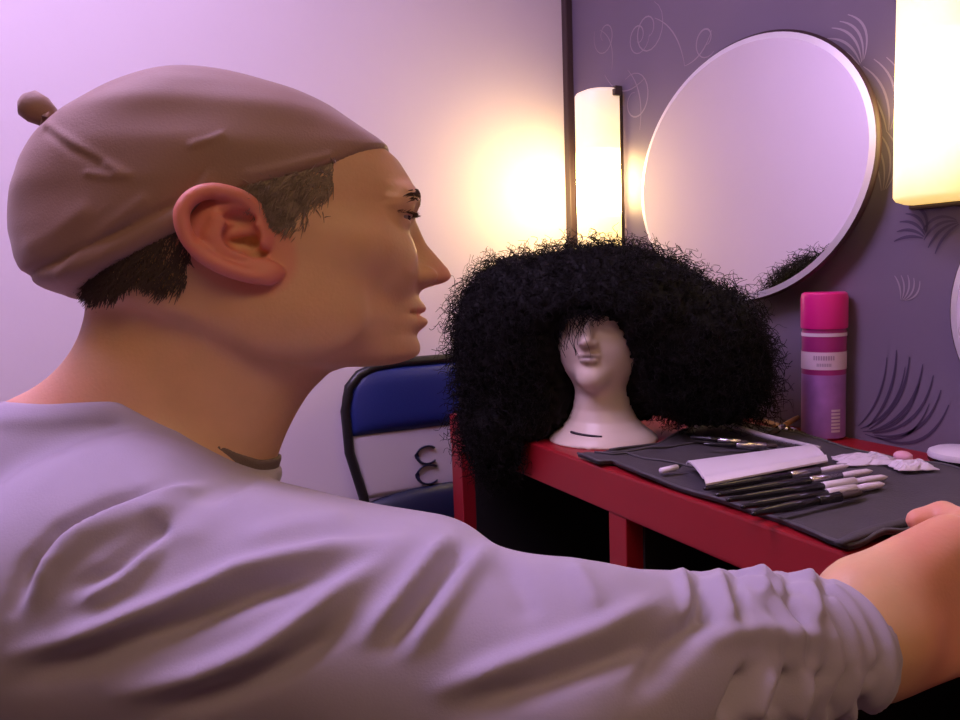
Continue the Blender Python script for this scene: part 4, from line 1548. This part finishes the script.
    put('trousers', u2w(V), Fc, M['trousers'], t)
    for s in (-1, 1):
        h, k, a, toe = legpts(s)
        b = MB()
        pts = [a - FACE * .05 + np.array([0, 0, -.055]), a + np.array([0, 0, -.05]), a + FACE * .06 + np.array([0, 0, -.055]), toe + np.array([0, 0, -.005]), toe + FACE * .06 + np.array([0, 0, -.012])]
        b.tube(pts, [.030, .043, .045, .040, .022], 14, upv=(0, 0, 1))
        b.build('shoe', M['shoe'], t, smooth=True)
    return t


def NECKLINE(x, y, z):
    """positive above the neckline (a ring that is higher at the nape and lower at the throat)"""
    zl = np.interp(x, [-100, 36, 102, 152, 207, 250, 268, 284, 300, 330, 420], [404, 402, 399, 398, 423, 456, 467, 468, 462, 430, 380])
    # away from the neck the cloth is never cut
    return (zl - z) * .9 + 0 * y


FOLDS = [
    ([(12, 610), (28, 566), (60, 532), (110, 506), (170, 486)], -10.2, 7),
    ([(30, 606), (52, 566), (90, 538), (150, 512), (190, 500)], 8.7, 9),
    ([(40, 560), (90, 528), (150, 500), (205, 488)], 7.2, 6),
    ([(70, 590), (110, 570), (150, 535), (172, 520)], -7.2, 7),
    ([(80, 604), (125, 580), (168, 540)], 7.2, 7),
    ([(16, 655), (90, 632), (158, 606), (238, 572), (330, 552), (400, 545)], 11.6, 11),
    ([(20, 680), (100, 655), (180, 625), (260, 590), (330, 572)], -11.6, 13),
    ([(120, 690), (200, 672), (255, 652), (300, 625), (340, 594), (400, 552)], 11.6, 12),
    ([(150, 712), (230, 690), (290, 662), (345, 622)], -10.2, 12),
    ([(240, 545), (300, 525), (360, 515)], 5.8, 14),
    ([(365, 640), (400, 600), (430, 565), (452, 540)], 8.7, 9),
    ([(385, 650), (420, 605), (452, 565), (470, 545)], -8.7, 8),
    ([(410, 655), (445, 610), (470, 575), (490, 550)], 7.2, 8),
    ([(440, 690), (520, 660), (600, 630), (660, 600)], 8.7, 12),
    ([(460, 710), (540, 685), (620, 655), (680, 630)], -8.7, 13),
    ([(500, 560), (520, 590), (530, 620)], -4.3, 12),
    ([(570, 560), (590, 590), (600, 610)], 5.1, 10),
    ([(640, 690), (665, 655), (690, 630), (705, 600)], -10.2, 13),
    ([(680, 565), (684, 590), (690, 625)], 7.2, 6), ([(698, 565), (704, 600), (712, 625)], -7.2, 6), ([(716, 565), (724, 600), (730, 625)], 7.2, 6),
    ([(735, 562), (738, 590), (742, 620)], -7.2, 6), ([(760, 565), (764, 600)], 5.8, 7), ([(786, 566), (792, 600), (800, 626)], -7.2, 6),
    ([(806, 566), (812, 600), (818, 626)], 7.2, 6), ([(824, 568), (830, 600)], -5.8, 5),
    ([(700, 640), (760, 630), (840, 640)], 5.8, 12),
    ([(748, 668), (736, 694), (722, 722)], -14.5, 7), ([(796, 670), (786, 694), (776, 722)], -14.5, 6), ([(826, 672), (816, 696), (804, 722)], -13.0, 5),
    ([(772, 668), (760, 694), (748, 722)], 10.2, 8), ([(812, 670), (802, 700), (792, 722)], 8.7, 6), ([(880, 662), (868, 690), (858, 718)], -11.6, 5), ([(850, 668), (840, 695), (830, 720)], -11.6, 5),
]

person()


def stool():
    c = np.array([hipw[0] + .03, hipw[1], 0])
    t = empty('stool', c, 'round black padded stool under the seated person', 'stool')
    zt = hipw[2] - 0.165
    o = MB().lathe([(0, zt - .06), (.17, zt - .06), (.185, zt - .05), (.185, zt - .015), (.17, zt), (0, zt)], c, 40).build('seat', M['navy'], t); auto_smooth(o)
    o = MB().lathe([(0, .05), (.03, .05), (.025, .08), (.025, zt - .061)], c, 20).build('post', M['chrome'], t); auto_smooth(o)
    o = MB().lathe([(0, 0), (.19, 0), (.195, .008), (.18, .02), (.04, .04), (.03, .055), (0, .055)], c, 40).build('foot', M['tube'], t); auto_smooth(o)


stool()

# ------------------------------------------------------------------ world, colour management
w = bpy.data.worlds.new('world'); SC.world = w
w.use_nodes = True
w.node_tree.nodes['Background'].inputs[0].default_value = (0.7, 0.6, 0.9, 1)
w.node_tree.nodes['Background'].inputs[1].default_value = 0.02
vs = SC.view_settings
vs.view_transform = 'Standard'
vs.look = 'None'
vs.exposure = 0.08
vs.gamma = 1.0
vs.use_curve_mapping = False
